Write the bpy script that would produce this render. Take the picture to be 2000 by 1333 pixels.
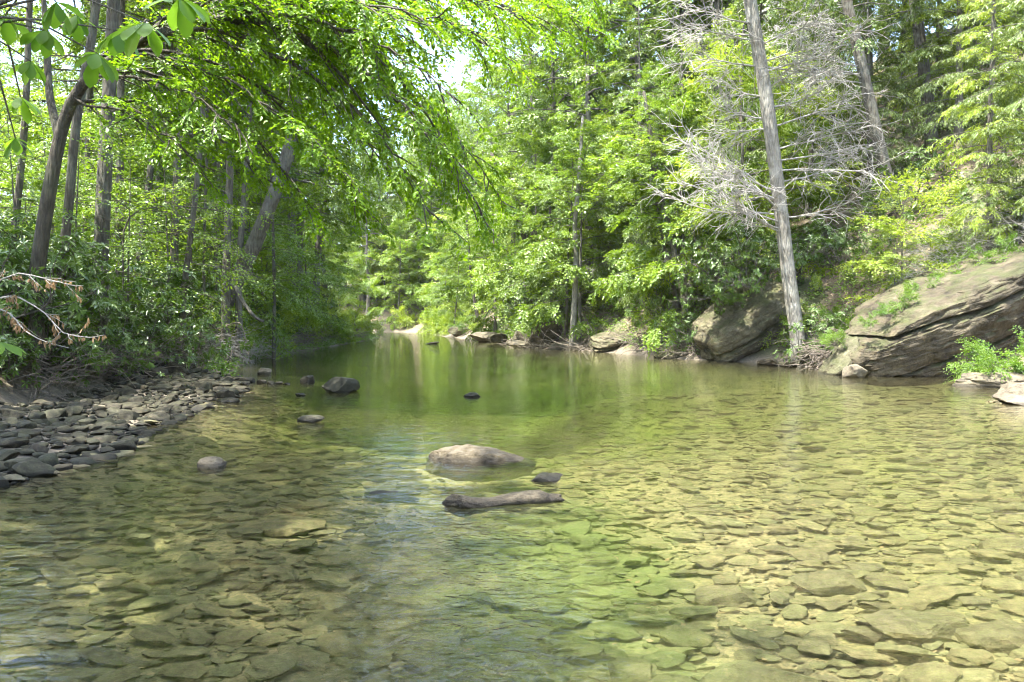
import bpy, bmesh, math
import numpy as np
from math import radians, pi, sin, cos, tan

for o in list(bpy.data.objects):
    bpy.data.objects.remove(o)
scene = bpy.context.scene
COL = scene.collection

# ------------------------------------------------------------------ camera
F = 1570.0                      # focal length in photo pixels (2000 wide)
CAM_H = 1.5
HORIZON = 626.0
camd = bpy.data.cameras.new('camera')
cam = bpy.data.objects.new('camera', camd)
COL.objects.link(cam)
camd.sensor_width = 36.0
camd.lens = 36.0 * F / 2000.0
camd.clip_start = 0.05
camd.clip_end = 2000
cam.location = (0, 0, CAM_H)
cam.rotation_euler = (radians(90) - math.atan((666.5 - HORIZON) / F), 0, 0)
scene.camera = cam

# ------------------------------------------------------------------ sky and sun
SUN_EL, SUN_AZ = radians(69), radians(240)     # azimuth clockwise from +Y: behind, to the left
to_sun = (cos(SUN_EL) * sin(SUN_AZ), cos(SUN_EL) * cos(SUN_AZ), sin(SUN_EL))
world = bpy.data.worlds.new('World')
scene.world = world
world.use_nodes = True
wn = world.node_tree.nodes
wl = world.node_tree.links
wn.clear()
sky = wn.new('ShaderNodeTexSky')
sky.sky_type = 'NISHITA'
sky.sun_disc = False
sky.sun_elevation = SUN_EL
sky.sun_rotation = SUN_AZ
sky.air_density = 1.0
sky.dust_density = 2.5
bgn = wn.new('ShaderNodeBackground')
bgn.inputs['Strength'].default_value = 0.15
won = wn.new('ShaderNodeOutputWorld')
wl.new(sky.outputs[0], bgn.inputs[0])
wl.new(bgn.outputs[0], won.inputs[0])

sund = bpy.data.lights.new('sun', 'SUN')
sund.energy = 3.2
sund.angle = radians(0.53)
sund.color = (1.0, 0.95, 0.86)
sun = bpy.data.objects.new('sun', sund)
COL.objects.link(sun)
import mathutils
sun.rotation_euler = mathutils.Vector(to_sun).to_track_quat('Z', 'Y').to_euler()
sun.location = (-30, -30, 60)

scene.view_settings.view_transform = 'Standard'
scene.view_settings.look = 'None'
scene.view_settings.exposure = 3.0
scene.view_settings.gamma = 1.0
scene.view_settings.use_curve_mapping = False
scene.render.engine = 'CYCLES'
cy = scene.cycles
cy.use_denoising = True
cy.use_adaptive_sampling = True
cy.adaptive_threshold = 0.03
cy.pixel_filter_type = 'BLACKMAN_HARRIS'
cy.filter_width = 1.1
cy.max_bounces = 6
cy.diffuse_bounces = 3
cy.glossy_bounces = 3
cy.transmission_bounces = 5
cy.transparent_max_bounces = 10
cy.caustics_reflective = False
cy.caustics_refractive = True
cy.sample_clamp_indirect = 6.0

# ------------------------------------------------------------------ helpers
def unit(v):
    v = np.asarray(v, float)
    return v / np.maximum(np.linalg.norm(v, axis=-1, keepdims=True), 1e-9)

def P(u, v, d):
    """photo pixel at depth d (metres along the view) to a world point"""
    p = math.atan((666.5 - HORIZON) / F)
    x = (u - 1000.0) / F * d
    yc = -(v - 666.5) / F * d
    return np.array([x, d * cos(p) + yc * sin(p), CAM_H - d * sin(p) + yc * cos(p)])

def _hash(ix, iy, iz):
    h = (ix.astype(np.int64) * 374761393 + iy.astype(np.int64) * 668265263 + iz.astype(np.int64) * 2147483647) & 0xffffffff
    h = ((h ^ (h >> 13)) * 1274126177) & 0xffffffff
    return ((h ^ (h >> 16)) & 0xffff) / 65535.0

def vnoise(p):
    p = np.asarray(p, float)
    i = np.floor(p).astype(np.int64)
    f = p - i
    f = f * f * (3 - 2 * f)
    r = 0
    for dx in (0, 1):
        for dy in (0, 1):
            for dz in (0, 1):
                w = (f[:, 0] if dx else 1 - f[:, 0]) * (f[:, 1] if dy else 1 - f[:, 1]) * (f[:, 2] if dz else 1 - f[:, 2])
                r = r + w * _hash(i[:, 0] + dx, i[:, 1] + dy, i[:, 2] + dz)
    return r * 2 - 1

def fbm(p, octv=4, gain=0.5):
    p = np.asarray(p, float)
    a, s, out = 1.0, 1.0, 0
    for k in range(octv):
        out = out + a * vnoise(p * s + 17.3 * k)
        a *= gain
        s *= 2.03
    return out

def make_mesh(name, verts, faces_list, smooth=False):
    """faces_list: arrays of shape (n,3) or (n,4)"""
    me = bpy.data.meshes.new(name)
    verts = np.asarray(verts, np.float32).reshape(-1, 3)
    me.vertices.add(len(verts))
    me.vertices.foreach_set('co', verts.ravel())
    flat, starts, base = [], [], 0
    for f in faces_list:
        f = np.asarray(f, np.int32)
        if len(f) == 0:
            continue
        k = f.shape[1]
        flat.append(f.ravel())
        starts.append(base + np.arange(len(f), dtype=np.int32) * k)
        base += f.size
    flat = np.concatenate(flat)
    starts = np.concatenate(starts)
    me.loops.add(len(flat))
    me.loops.foreach_set('vertex_index', flat)
    me.polygons.add(len(starts))
    me.polygons.foreach_set('loop_start', starts)
    me.polygons.foreach_set('use_smooth', np.full(len(starts), bool(smooth)))
    me.update(calc_edges=True)
    return me

class MB:
    def __init__(self):
        self.v, self.f3, self.f4, self.n = [], [], [], 0
    def add(self, v, f3=None, f4=None):
        if f3 is not None and len(f3):
            self.f3.append(np.asarray(f3) + self.n)
        if f4 is not None and len(f4):
            self.f4.append(np.asarray(f4) + self.n)
        self.v.append(np.asarray(v, float).reshape(-1, 3))
        self.n += len(self.v[-1])
        return self
    def tube(self, pts, rad, sides=6, cap=True):
        pts = np.asarray(pts, float)
        rad = np.asarray(rad, float)
        k = len(pts)
        t = np.gradient(pts, axis=0)
        t = unit(t)
        m = unit(t.mean(axis=0))
        ref = np.array([0, 0, 1.0]) if abs(m[2]) < 0.8 else np.array([1.0, 0, 0])
        a = unit(np.cross(t, ref))
        b = np.cross(t, a)
        th = np.arange(sides) * 2 * pi / sides
        ring = pts[:, None, :] + rad[:, None, None] * (np.cos(th)[None, :, None] * a[:, None, :] + np.sin(th)[None, :, None] * b[:, None, :])
        i = np.arange(k - 1)[:, None] * sides
        j = np.arange(sides)[None, :]
        j2 = (j + 1) % sides
        q = np.stack([i + j, i + j2, i + sides + j2, i + sides + j], axis=-1).reshape(-1, 4)
        v = ring.reshape(-1, 3)
        f3 = None
        if cap:
            v = np.vstack([v, pts[-1] + t[-1] * rad[-1]])
            o = (k - 1) * sides
            f3 = np.stack([o + np.arange(sides), o + (np.arange(sides) + 1) % sides, np.full(sides, k * sides)], axis=-1)
        return self.add(v, f3, q)
    def mesh(self, name, smooth=False, origin=None):
        v = np.concatenate(self.v)
        if origin is not None:
            v = v - np.asarray(origin)
        fl = []
        if self.f3: fl.append(np.concatenate(self.f3))
        if self.f4: fl.append(np.concatenate(self.f4))
        return make_mesh(name, v, fl, smooth)

def obj(name, me, mat=None, parent=None, loc=(0, 0, 0)):
    o = bpy.data.objects.new(name, me)
    COL.objects.link(o)
    o.location = loc
    if mat is not None and me is not None and len(me.materials) == 0:
        me.materials.append(mat)
    if parent is not None:
        o.parent = parent
    return o

def tag(o, label=None, cat=None, group=None, kind=None):
    if label: o['label'] = label
    if cat: o['category'] = cat
    if group: o['group'] = group
    if kind: o['kind'] = kind
    return o

def thing(name, label, cat, loc=(0, 0, 0), rotz=0, scale=1.0, group=None):
    o = bpy.data.objects.new(name, None)
    o.empty_display_size = 0.2
    COL.objects.link(o)
    o.location = loc
    o.rotation_euler = (0, 0, rotz)
    o.scale = (scale,) * 3 if np.isscalar(scale) else scale
    return tag(o, label, cat, group)

# ------------------------------------------------------------------ materials
def new_mat(name):
    m = bpy.data.materials.new(name)
    m.use_nodes = True
    nt = m.node_tree
    nt.nodes.clear()
    return m, nt.nodes, nt.links

def ramp(nodes, stops):
    r = nodes.new('ShaderNodeValToRGB')
    el = r.color_ramp.elements
    while len(el) < len(stops):
        el.new(0.5)
    for e, (p, c) in zip(el, stops):
        e.position = p
        e.color = (*c, 1)
    return r

def noise_node(nodes, links, scale, detail=4, vec=None, rough=0.55):
    n = nodes.new('ShaderNodeTexNoise')
    n.inputs['Scale'].default_value = scale
    n.inputs['Detail'].default_value = detail
    n.inputs['Roughness'].default_value = rough
    if vec is not None:
        links.new(vec, n.inputs['Vector'])
    return n

def mixc(nodes, links, fac, a, b, mode='MIX'):
    m = nodes.new('ShaderNodeMix')
    m.data_type = 'RGBA'
    m.blend_type = mode
    for s, v in ((m.inputs[0], fac), (m.inputs[6], a), (m.inputs[7], b)):
        if isinstance(v, (int, float)): s.default_value = v
        elif isinstance(v, tuple): s.default_value = (*v, 1)
        else: links.new(v, s)
    return m.outputs[2]

def leaf_mat(name, dark, light, trans, tw=0.5, gloss=0.12, rough=0.45, patch=0.35):
    m, n, l = new_mat(name)
    geo = n.new('ShaderNodeNewGeometry')
    info = n.new('ShaderNodeObjectInfo')
    r = ramp(n, [(0.0, dark), (1.0, light)])
    tc = n.new('ShaderNodeTexCoord')
    nz = noise_node(n, l, patch, 2, geo.outputs['Position'])
    mth = n.new('ShaderNodeMath'); mth.operation = 'MULTIPLY_ADD'
    l.new(geo.outputs['Random Per Island'], mth.inputs[0])
    mth.inputs[1].default_value = 0.55
    l.new(nz.outputs[0], mth.inputs[2])
    mth2 = n.new('ShaderNodeMath'); mth2.operation = 'MULTIPLY_ADD'
    l.new(info.outputs['Random'], mth2.inputs[0])
    mth2.inputs[1].default_value = 0.35
    l.new(mth.outputs[0], mth2.inputs[2])
    sub = n.new('ShaderNodeMath'); sub.operation = 'SUBTRACT'
    l.new(mth2.outputs[0], sub.inputs[0]); sub.inputs[1].default_value = 0.45
    l.new(sub.outputs[0], r.inputs[0])
    d = n.new('ShaderNodeBsdfDiffuse')
    l.new(r.outputs[0], d.inputs[0])
    t = n.new('ShaderNodeBsdfTranslucent')
    tcx = mixc(n, l, 1.0, r.outputs[0], trans, 'MULTIPLY')
    l.new(tcx, t.inputs[0])
    mx = n.new('ShaderNodeMixShader'); mx.inputs[0].default_value = tw
    l.new(d.outputs[0], mx.inputs[1]); l.new(t.outputs[0], mx.inputs[2])
    g = n.new('ShaderNodeBsdfGlossy'); g.inputs['Roughness'].default_value = rough
    g.inputs['Color'].default_value = (0.9, 1, 0.85, 1)
    fr = n.new('ShaderNodeFresnel'); fr.inputs[0].default_value = 1.35
    fm = n.new('ShaderNodeMath'); fm.operation = 'MULTIPLY'; fm.inputs[1].default_value = gloss * 3
    l.new(fr.outputs[0], fm.inputs[0])
    cl = n.new('ShaderNodeMath'); cl.operation = 'MINIMUM'; cl.inputs[1].default_value = gloss * 1.2
    l.new(fm.outputs[0], cl.inputs[0])
    mx2 = n.new('ShaderNodeMixShader')
    l.new(cl.outputs[0], mx2.inputs[0])
    l.new(mx.outputs[0], mx2.inputs[1]); l.new(g.outputs[0], mx2.inputs[2])
    out = n.new('ShaderNodeOutputMaterial')
    l.new(mx2.outputs[0], out.inputs[0])
    return m

def bark_mat(name, c0, c1, lichen=(0.2, 0.22, 0.16), lich=0.35, scale=9.0, moss_or_pale=None):
    m, n, l = new_mat(name)
    tc = n.new('ShaderNodeTexCoord')
    mp = n.new('ShaderNodeMapping')
    mp.inputs['Scale'].default_value = (1, 1, 0.16)
    l.new(tc.outputs['Object'], mp.inputs[0])
    n1 = noise_node(n, l, scale * 2.2, 5, mp.outputs[0], 0.65)
    n2 = noise_node(n, l, 2.2, 3, tc.outputs['Object'])
    vor = n.new('ShaderNodeTexVoronoi'); vor.feature = 'DISTANCE_TO_EDGE'
    vor.inputs['Scale'].default_value = scale * 1.6
    l.new(mp.outputs[0], vor.inputs['Vector'])
    r = ramp(n, [(0.3, c0), (0.72, c1)])
    l.new(n1.outputs[0], r.inputs[0])
    rl = ramp(n, [(0.46, (0, 0, 0)), (0.60, (lich,) * 3)])
    l.new(n2.outputs[0], rl.inputs[0])
    c = mixc(n, l, rl.outputs[0], r.outputs[0], lichen)
    if moss_or_pale:
        sp = n.new('ShaderNodeSeparateXYZ'); l.new(tc.outputs['Object'], sp.inputs[0])
        rm = ramp(n, [(0.0, (0.75,) * 3), (1.0, (0, 0, 0))])
        mm = n.new('ShaderNodeMath'); mm.operation = 'MULTIPLY_ADD'
        l.new(sp.outputs[2], mm.inputs[0]); mm.inputs[1].default_value = 0.25
        l.new(n1.outputs[0], mm.inputs[2])
        l.new(mm.outputs[0], rm.inputs[0])
        c = mixc(n, l, rm.outputs[0], c, moss_or_pale)
    b = n.new('ShaderNodeBsdfPrincipled')
    l.new(c, b.inputs['Base Color'])
    b.inputs['Roughness'].default_value = 0.9
    bp = n.new('ShaderNodeBump'); bp.inputs['Strength'].default_value = 1.0; bp.inputs['Distance'].default_value = 0.07
    ad = n.new('ShaderNodeMath'); ad.operation = 'ADD'
    l.new(vor.outputs['Distance'], ad.inputs[0]); l.new(n1.outputs[0], ad.inputs[1])
    l.new(ad.outputs[0], bp.inputs['Height'])
    l.new(bp.outputs[0], b.inputs['Normal'])
    out = n.new('ShaderNodeOutputMaterial'); l.new(b.outputs[0], out.inputs[0])
    return m

def algae(n, l, p, c, amt=0.6):
    """green algae carpet with a ragged edge on the stones below the two mid-stream rocks"""
    mp = n.new('ShaderNodeMapping'); mp.inputs['Location'].default_value = (-0.35 / 1.15, -5.6 / 2.9, 0); mp.inputs['Scale'].default_value = (1 / 1.15, 1 / 2.9, 0)
    l.new(p, mp.inputs[0])
    ln = n.new('ShaderNodeVectorMath'); ln.operation = 'LENGTH'; l.new(mp.outputs[0], ln.inputs[0])
    nz = noise_node(n, l, 2.2, 4, p, 0.6)
    ad = n.new('ShaderNodeMath'); ad.operation = 'MULTIPLY_ADD'; l.new(nz.outputs[0], ad.inputs[0]); ad.inputs[1].default_value = 1.5; l.new(ln.outputs['Value'], ad.inputs[2])
    mr = n.new('ShaderNodeMapRange'); mr.inputs[1].default_value = 1.75; mr.inputs[2].default_value = 1.15; mr.inputs[4].default_value = amt
    l.new(ad.outputs[0], mr.inputs[0])
    return mixc(n, l, mr.outputs[0], c, (0.095, 0.13, 0.032))

def rock_mat(name, cols, moss_or_pale=None, patch_amt=0.5, wet=0.0, scale=3.0, strata=None, rough=0.8, bump=0.6, top=(0.35, 0.9), world=False, dist=0.05):
    """cols: three colours; moss colour lies where the surface faces up, in patches"""
    m, n, l = new_mat(name)
    tc = n.new('ShaderNodeTexCoord')
    geo = n.new('ShaderNodeNewGeometry')
    info = n.new('ShaderNodeObjectInfo')
    off = n.new('ShaderNodeVectorMath'); off.operation = 'MULTIPLY_ADD'
    l.new(info.outputs['Random'], off.inputs[0]); off.inputs[1].default_value = (37, 53, 71)
    l.new(tc.outputs['Object'], off.inputs[2])
    vec = geo.outputs['Position'] if world else off.outputs[0]
    n1 = noise_node(n, l, scale, 6, vec, 0.65)
    n2 = noise_node(n, l, scale * 7, 4, vec, 0.7)
    ad = n.new('ShaderNodeMath'); ad.operation = 'MULTIPLY_ADD'
    l.new(n2.outputs[0], ad.inputs[0]); ad.inputs[1].default_value = 0.4
    l.new(n1.outputs[0], ad.inputs[2])
    sb = n.new('ShaderNodeMath'); sb.operation = 'SUBTRACT'; l.new(ad.outputs[0], sb.inputs[0]); sb.inputs[1].default_value = 0.2
    r = ramp(n, [(0.3, cols[0]), (0.5, cols[1]), (0.72, cols[2])])
    l.new(sb.outputs[0], r.inputs[0])
    # every stone has a tint of its own
    hv = ramp(n, [(0, (0.62, 0.62, 0.6)), (0.35, (1.0, 0.93, 0.8)), (0.7, (0.85, 0.95, 0.8)), (1, (1.2, 1.15, 1.05))])
    rn = n.new('ShaderNodeMath'); rn.operation = 'FRACT'
    add = n.new('ShaderNodeMath'); add.operation = 'ADD'
    l.new(info.outputs['Random'], add.inputs[0]); l.new(geo.outputs['Random Per Island'], add.inputs[1])
    l.new(add.outputs[0], rn.inputs[0]); l.new(rn.outputs[0], hv.inputs[0])
    c = mixc(n, l, 1.0, r.outputs[0], hv.outputs[0], 'MULTIPLY')
    if moss_or_pale:
        sp = n.new('ShaderNodeSeparateXYZ'); l.new(geo.outputs['Normal'], sp.inputs[0])
        mr = n.new('ShaderNodeMapRange'); mr.inputs[1].default_value = top[0]; mr.inputs[2].default_value = top[1]
        l.new(sp.outputs[2], mr.inputs[0])
        nm = noise_node(n, l, scale * 1.3, 4, vec, 0.6)
        rm = ramp(n, [(0.42, (0, 0, 0)), (0.6, (1, 1, 1))])
        l.new(nm.outputs[0], rm.inputs[0])
        mu = n.new('ShaderNodeMath'); mu.operation = 'MULTIPLY'
        l.new(mr.outputs[0], mu.inputs[0]); l.new(rm.outputs[0], mu.inputs[1])
        mu2 = n.new('ShaderNodeMath'); mu2.operation = 'MULTIPLY'; mu2.inputs[1].default_value = patch_amt
        l.new(mu.outputs[0], mu2.inputs[0])
        c = mixc(n, l, mu2.outputs[0], c, moss_or_pale)
    spz = n.new('ShaderNodeSeparateXYZ'); l.new(geo.outputs['Position'], spz.inputs[0])
    wa = n.new('ShaderNodeMath'); wa.operation = 'MULTIPLY_ADD'; l.new(n1.outputs[0], wa.inputs[0]); wa.inputs[1].default_value = -0.06; l.new(spz.outputs[2], wa.inputs[2])
    wm = n.new('ShaderNodeMapRange'); wm.inputs[1].default_value = 0.0; wm.inputs[2].default_value = 0.02; wm.inputs[3].default_value = 0.42; wm.inputs[4].default_value = 1.0
    l.new(wa.outputs[0], wm.inputs[0])
    if name.endswith('_bed'):
        c = algae(n, l, geo.outputs['Position'], c)
    else:
        c = mixc(n, l, 1.0, c, wm.outputs[0], 'MULTIPLY')
    b = n.new('ShaderNodeBsdfPrincipled')
    l.new(c, b.inputs['Base Color'])
    b.inputs['Roughness'].default_value = rough
    b.inputs['Specular IOR Level'].default_value = 0.3
    bp = n.new('ShaderNodeBump'); bp.inputs['Strength'].default_value = bump; bp.inputs['Distance'].default_value = dist
    h = sb.outputs[0]
    if strata:
        mp = n.new('ShaderNodeMapping'); mp.inputs['Scale'].default_value = (0.25, 0.25, strata)
        l.new(tc.outputs['Object'], mp.inputs[0])
        ns = noise_node(n, l, 1.6, 5, mp.outputs[0], 0.6)
        a2 = n.new('ShaderNodeMath'); a2.operation = 'ADD'
        l.new(h, a2.inputs[0]); l.new(ns.outputs[0], a2.inputs[1])
        h = a2.outputs[0]
        rs = ramp(n, [(0.38, (0.55, 0.52, 0.46)), (0.55, (1, 1, 1)), (0.7, (1.12, 1.06, 0.92))])
        l.new(ns.outputs[0], rs.inputs[0])
        c2 = mixc(n, l, 0.8, c, rs.outputs[0], 'MULTIPLY')
        l.new(c2, b.inputs['Base Color'])
    l.new(h, bp.inputs['Height'])
    l.new(bp.outputs[0], b.inputs['Normal'])
    out = n.new('ShaderNodeOutputMaterial'); l.new(b.outputs[0], out.inputs[0])
    return m

M = {}
M['leaf_maple'] = leaf_mat('leaf_maple', (0.06, 0.125, 0.012), (0.20, 0.30, 0.035), (1.5, 1.45, 0.8), 0.5, 0.08)
M['leaf_canopy'] = leaf_mat('leaf_canopy', (0.06, 0.12, 0.014), (0.18, 0.27, 0.035), (1.5, 1.45, 0.8), 0.5, 0.08)
M['leaf_over'] = leaf_mat('leaf_over', (0.05, 0.12, 0.006), (0.165, 0.29, 0.017), (1.65, 1.55, 0.7), 0.6, 0.05)
M['leaf_hemlock'] = leaf_mat('leaf_hemlock', (0.08, 0.125, 0.03), (0.20, 0.27, 0.07), (1.3, 1.3, 0.8), 0.4, 0.08)
M['leaf_rhodo'] = leaf_mat('leaf_rhodo', (0.04, 0.085, 0.014), (0.13, 0.20, 0.04), (1.3, 1.4, 0.7), 0.33, 0.13, 0.4)
M['leaf_bright'] = leaf_mat('leaf_bright', (0.13, 0.22, 0.02), (0.30, 0.38, 0.05), (1.4, 1.35, 0.8), 0.5, 0.08)
M['leaf_herb'] = leaf_mat('leaf_herb', (0.06, 0.14, 0.016), (0.18, 0.28, 0.04), (1.4, 1.4, 0.8), 0.45, 0.08, 0.45, 0.8)
M['leaf_magnolia'] = leaf_mat('leaf_magnolia', (0.06, 0.14, 0.02), (0.15, 0.28, 0.03), (1.9, 1.75, 0.8), 0.62, 0.10)
M['leaf_dead'] = leaf_mat('leaf_dead', (0.20, 0.13, 0.07), (0.36, 0.26, 0.155), (1.1, 1.0, 0.8), 0.35, 0.03)
M['bark_dark'] = bark_mat('bark_dark', (0.045, 0.038, 0.028), (0.13, 0.115, 0.085), moss_or_pale=(0.06, 0.075, 0.02))
M['bark_over'] = bark_mat('bark_over', (0.03, 0.026, 0.02), (0.10, 0.085, 0.06), lichen=(0.11, 0.12, 0.07))
M['bark_pale'] = bark_mat('bark_pale', (0.09, 0.083, 0.066), (0.27, 0.252, 0.208), lichen=(0.32, 0.315, 0.265), lich=0.6)
M['bark_mid'] = bark_mat('bark_mid', (0.045, 0.04, 0.031), (0.15, 0.134, 0.105), lichen=(0.17, 0.17, 0.135), lich=0.5)
M['twig_grey'] = bark_mat('twig_grey', (0.25, 0.238, 0.208), (0.45, 0.432, 0.385), lich=0.0)
M['wood_drift'] = bark_mat('wood_drift', (0.09, 0.075, 0.056), (0.25, 0.215, 0.17), lich=0.0)
M['rock_bank'] = rock_mat('rock_bank', [(0.022, 0.019, 0.013), (0.09, 0.078, 0.054), (0.175, 0.154, 0.112)], moss_or_pale=(0.05, 0.058, 0.02), patch_amt=0.9, scale=1.6, strata=5.0, bump=1.0, dist=0.12, top=(0.1, 0.75))
M['rock_pale'] = rock_mat('rock_pale', [(0.04, 0.034, 0.026), (0.095, 0.083, 0.063), (0.15, 0.135, 0.108)], scale=3.0, bump=0.7)
M['rock_river'] = rock_mat('rock_river', [(0.035, 0.028, 0.018), (0.075, 0.062, 0.041), (0.14, 0.12, 0.084)], moss_or_pale=(0.12, 0.107, 0.08), patch_amt=0.6, scale=9.0, bump=0.9, world=True, dist=0.04)  # tint is pale tan: lightens upward faces in patches
M['rock_dark'] = rock_mat('rock_dark', [(0.010, 0.009, 0.006), (0.024, 0.021, 0.013), (0.05, 0.045, 0.029)], moss_or_pale=(0.03, 0.033, 0.012), patch_amt=0.5, scale=9.0, rough=0.65, bump=0.8, world=True, dist=0.03)
M['rock_wet'] = rock_mat('rock_wet', [(0.012, 0.010, 0.007), (0.055, 0.047, 0.034), (0.15, 0.132, 0.10)], scale=11.0, rough=0.55, bump=1.0, world=True, dist=0.05)
M['cobble_dry'] = rock_mat('cobble_dry', [(0.010, 0.009, 0.006), (0.033, 0.029, 0.019), (0.085, 0.076, 0.053)], moss_or_pale=(0.036, 0.04, 0.014), patch_amt=0.5, scale=11.0, rough=0.75, bump=0.7, world=True, dist=0.03)
M['cobble_bed'] = rock_mat('cobble_bed', [(0.055, 0.046, 0.028), (0.13, 0.11, 0.067), (0.23, 0.196, 0.122)], moss_or_pale=(0.10, 0.10, 0.045), patch_amt=0.5, scale=13.0, rough=0.75, bump=0.7, world=True, dist=0.025)

def ground_mat():
    m, n, l = new_mat('forest_floor')
    geo = n.new('ShaderNodeNewGeometry')
    p = geo.outputs['Position']
    n1 = noise_node(n, l, 0.5, 5, p)
    n2 = noise_node(n, l, 14, 5, p, 0.7)
    r = ramp(n, [(0.3, (0.05, 0.04, 0.024)), (0.5, (0.115, 0.09, 0.055)), (0.7, (0.21, 0.165, 0.105))])
    l.new(n2.outputs[0], r.inputs[0])
    rg = ramp(n, [(0.46, (0, 0, 0)), (0.6, (0.55, 0.55, 0.55))])
    l.new(n1.outputs[0], rg.inputs[0])
    c = mixc(n, l, rg.outputs[0], r.outputs[0], (0.05, 0.085, 0.022))
    # pale sand near the water line
    sp = n.new('ShaderNodeSeparateXYZ'); l.new(p, sp.inputs[0])
    mr = n.new('ShaderNodeMapRange'); mr.inputs[1].default_value = 0.62; mr.inputs[2].default_value = 0.2
    wz = n.new('ShaderNodeMath'); wz.operation = 'MULTIPLY_ADD'; l.new(n1.outputs[0], wz.inputs[0]); wz.inputs[1].default_value = 0.7
    wz2 = n.new('ShaderNodeMath'); wz2.operation = 'SUBTRACT'; wz2.inputs[1].default_value = 0.3
    l.new(sp.outputs[2], wz.inputs[2]); l.new(wz.outputs[0], wz2.inputs[0]); l.new(wz2.outputs[0], mr.inputs[0])
    sand = ramp(n, [(0.3, (0.075, 0.062, 0.043)), (0.7, (0.19, 0.163, 0.12))])
    l.new(n2.outputs[0], sand.inputs[0])
    c = mixc(n, l, mr.outputs[0], c, sand.outputs[0])
    b = n.new('ShaderNodeBsdfPrincipled'); l.new(c, b.inputs['Base Color']); b.inputs['Roughness'].default_value = 0.95
    bp = n.new('ShaderNodeBump'); bp.inputs['Strength'].default_value = 0.8; bp.inputs['Distance'].default_value = 0.06
    l.new(n2.outputs[0], bp.inputs['Height']); l.new(bp.outputs[0], b.inputs['Normal'])
    out = n.new('ShaderNodeOutputMaterial'); l.new(b.outputs[0], out.inputs[0])
    return m
M['ground'] = ground_mat()

def bed_mat():
    m, n, l = new_mat('sandy_riverbed')
    geo = n.new('ShaderNodeNewGeometry')
    p = geo.outputs['Position']
    n1 = noise_node(n, l, 0.45, 4, p)
    n2 = noise_node(n, l, 30, 5, p, 0.75)
    r = ramp(n, [(0.3, (0.11, 0.09, 0.052)), (0.55, (0.20, 0.166, 0.10)), (0.75, (0.30, 0.255, 0.165))])
    l.new(n2.outputs[0], r.inputs[0])
    rg = ramp(n, [(0.45, (0, 0, 0)), (0.62, (0.7, 0.7, 0.7))])
    l.new(n1.outputs[0], rg.inputs[0])
    c = mixc(n, l, rg.outputs[0], r.outputs[0], (0.13, 0.125, 0.05))
    vg = n.new('ShaderNodeTexVoronoi'); vg.inputs['Scale'].default_value = 46; l.new(p, vg.inputs['Vector'])
    sg = n.new('ShaderNodeSeparateColor'); l.new(vg.outputs['Color'], sg.inputs[0])
    gr = ramp(n, [(0.0, (0.4, 0.4, 0.38)), (0.5, (0.95, 0.9, 0.8)), (1.0, (1.35, 1.25, 1.1))]); l.new(sg.outputs[0], gr.inputs[0])
    c = mixc(n, l, 0.8, c, gr.outputs[0], 'MULTIPLY')
    c = algae(n, l, p, c)
    vo = n.new('ShaderNodeTexVoronoi'); vo.inputs['Scale'].default_value = 5.5; l.new(p, vo.inputs['Vector'])
    vr = ramp(n, [(0.0, (0.035, 0.03, 0.018)), (0.6, (0.085, 0.075, 0.045)), (1.0, (0.14, 0.12, 0.075))])
    sv = n.new('ShaderNodeSeparateColor'); l.new(vo.outputs['Color'], sv.inputs[0]); l.new(sv.outputs[0], vr.inputs[0])
    ve = ramp(n, [(0.45, (1, 1, 1)), (0.62, (0, 0, 0))]); l.new(vo.outputs['Distance'], ve.inputs[0])
    spy = n.new('ShaderNodeSeparateXYZ'); l.new(p, spy.inputs[0])
    my = n.new('ShaderNodeMapRange'); my.inputs[1].default_value = 18; my.inputs[2].default_value = 23; l.new(spy.outputs[1], my.inputs[0])
    mf = n.new('ShaderNodeMath'); mf.operation = 'MULTIPLY'; l.new(ve.outputs[0], mf.inputs[0]); l.new(my.outputs[0], mf.inputs[1])
    c = mixc(n, l, mf.outputs[0], c, vr.outputs[0])
    b = n.new('ShaderNodeBsdfPrincipled'); l.new(c, b.inputs['Base Color']); b.inputs['Roughness'].default_value = 0.9
    bp = n.new('ShaderNodeBump'); bp.inputs['Strength'].default_value = 0.6; bp.inputs['Distance'].default_value = 0.02
    l.new(n2.outputs[0], bp.inputs['Height']); l.new(bp.outputs[0], b.inputs['Normal'])
    out = n.new('ShaderNodeOutputMaterial'); l.new(b.outputs[0], out.inputs[0])
    return m
M['bed'] = bed_mat()

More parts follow.
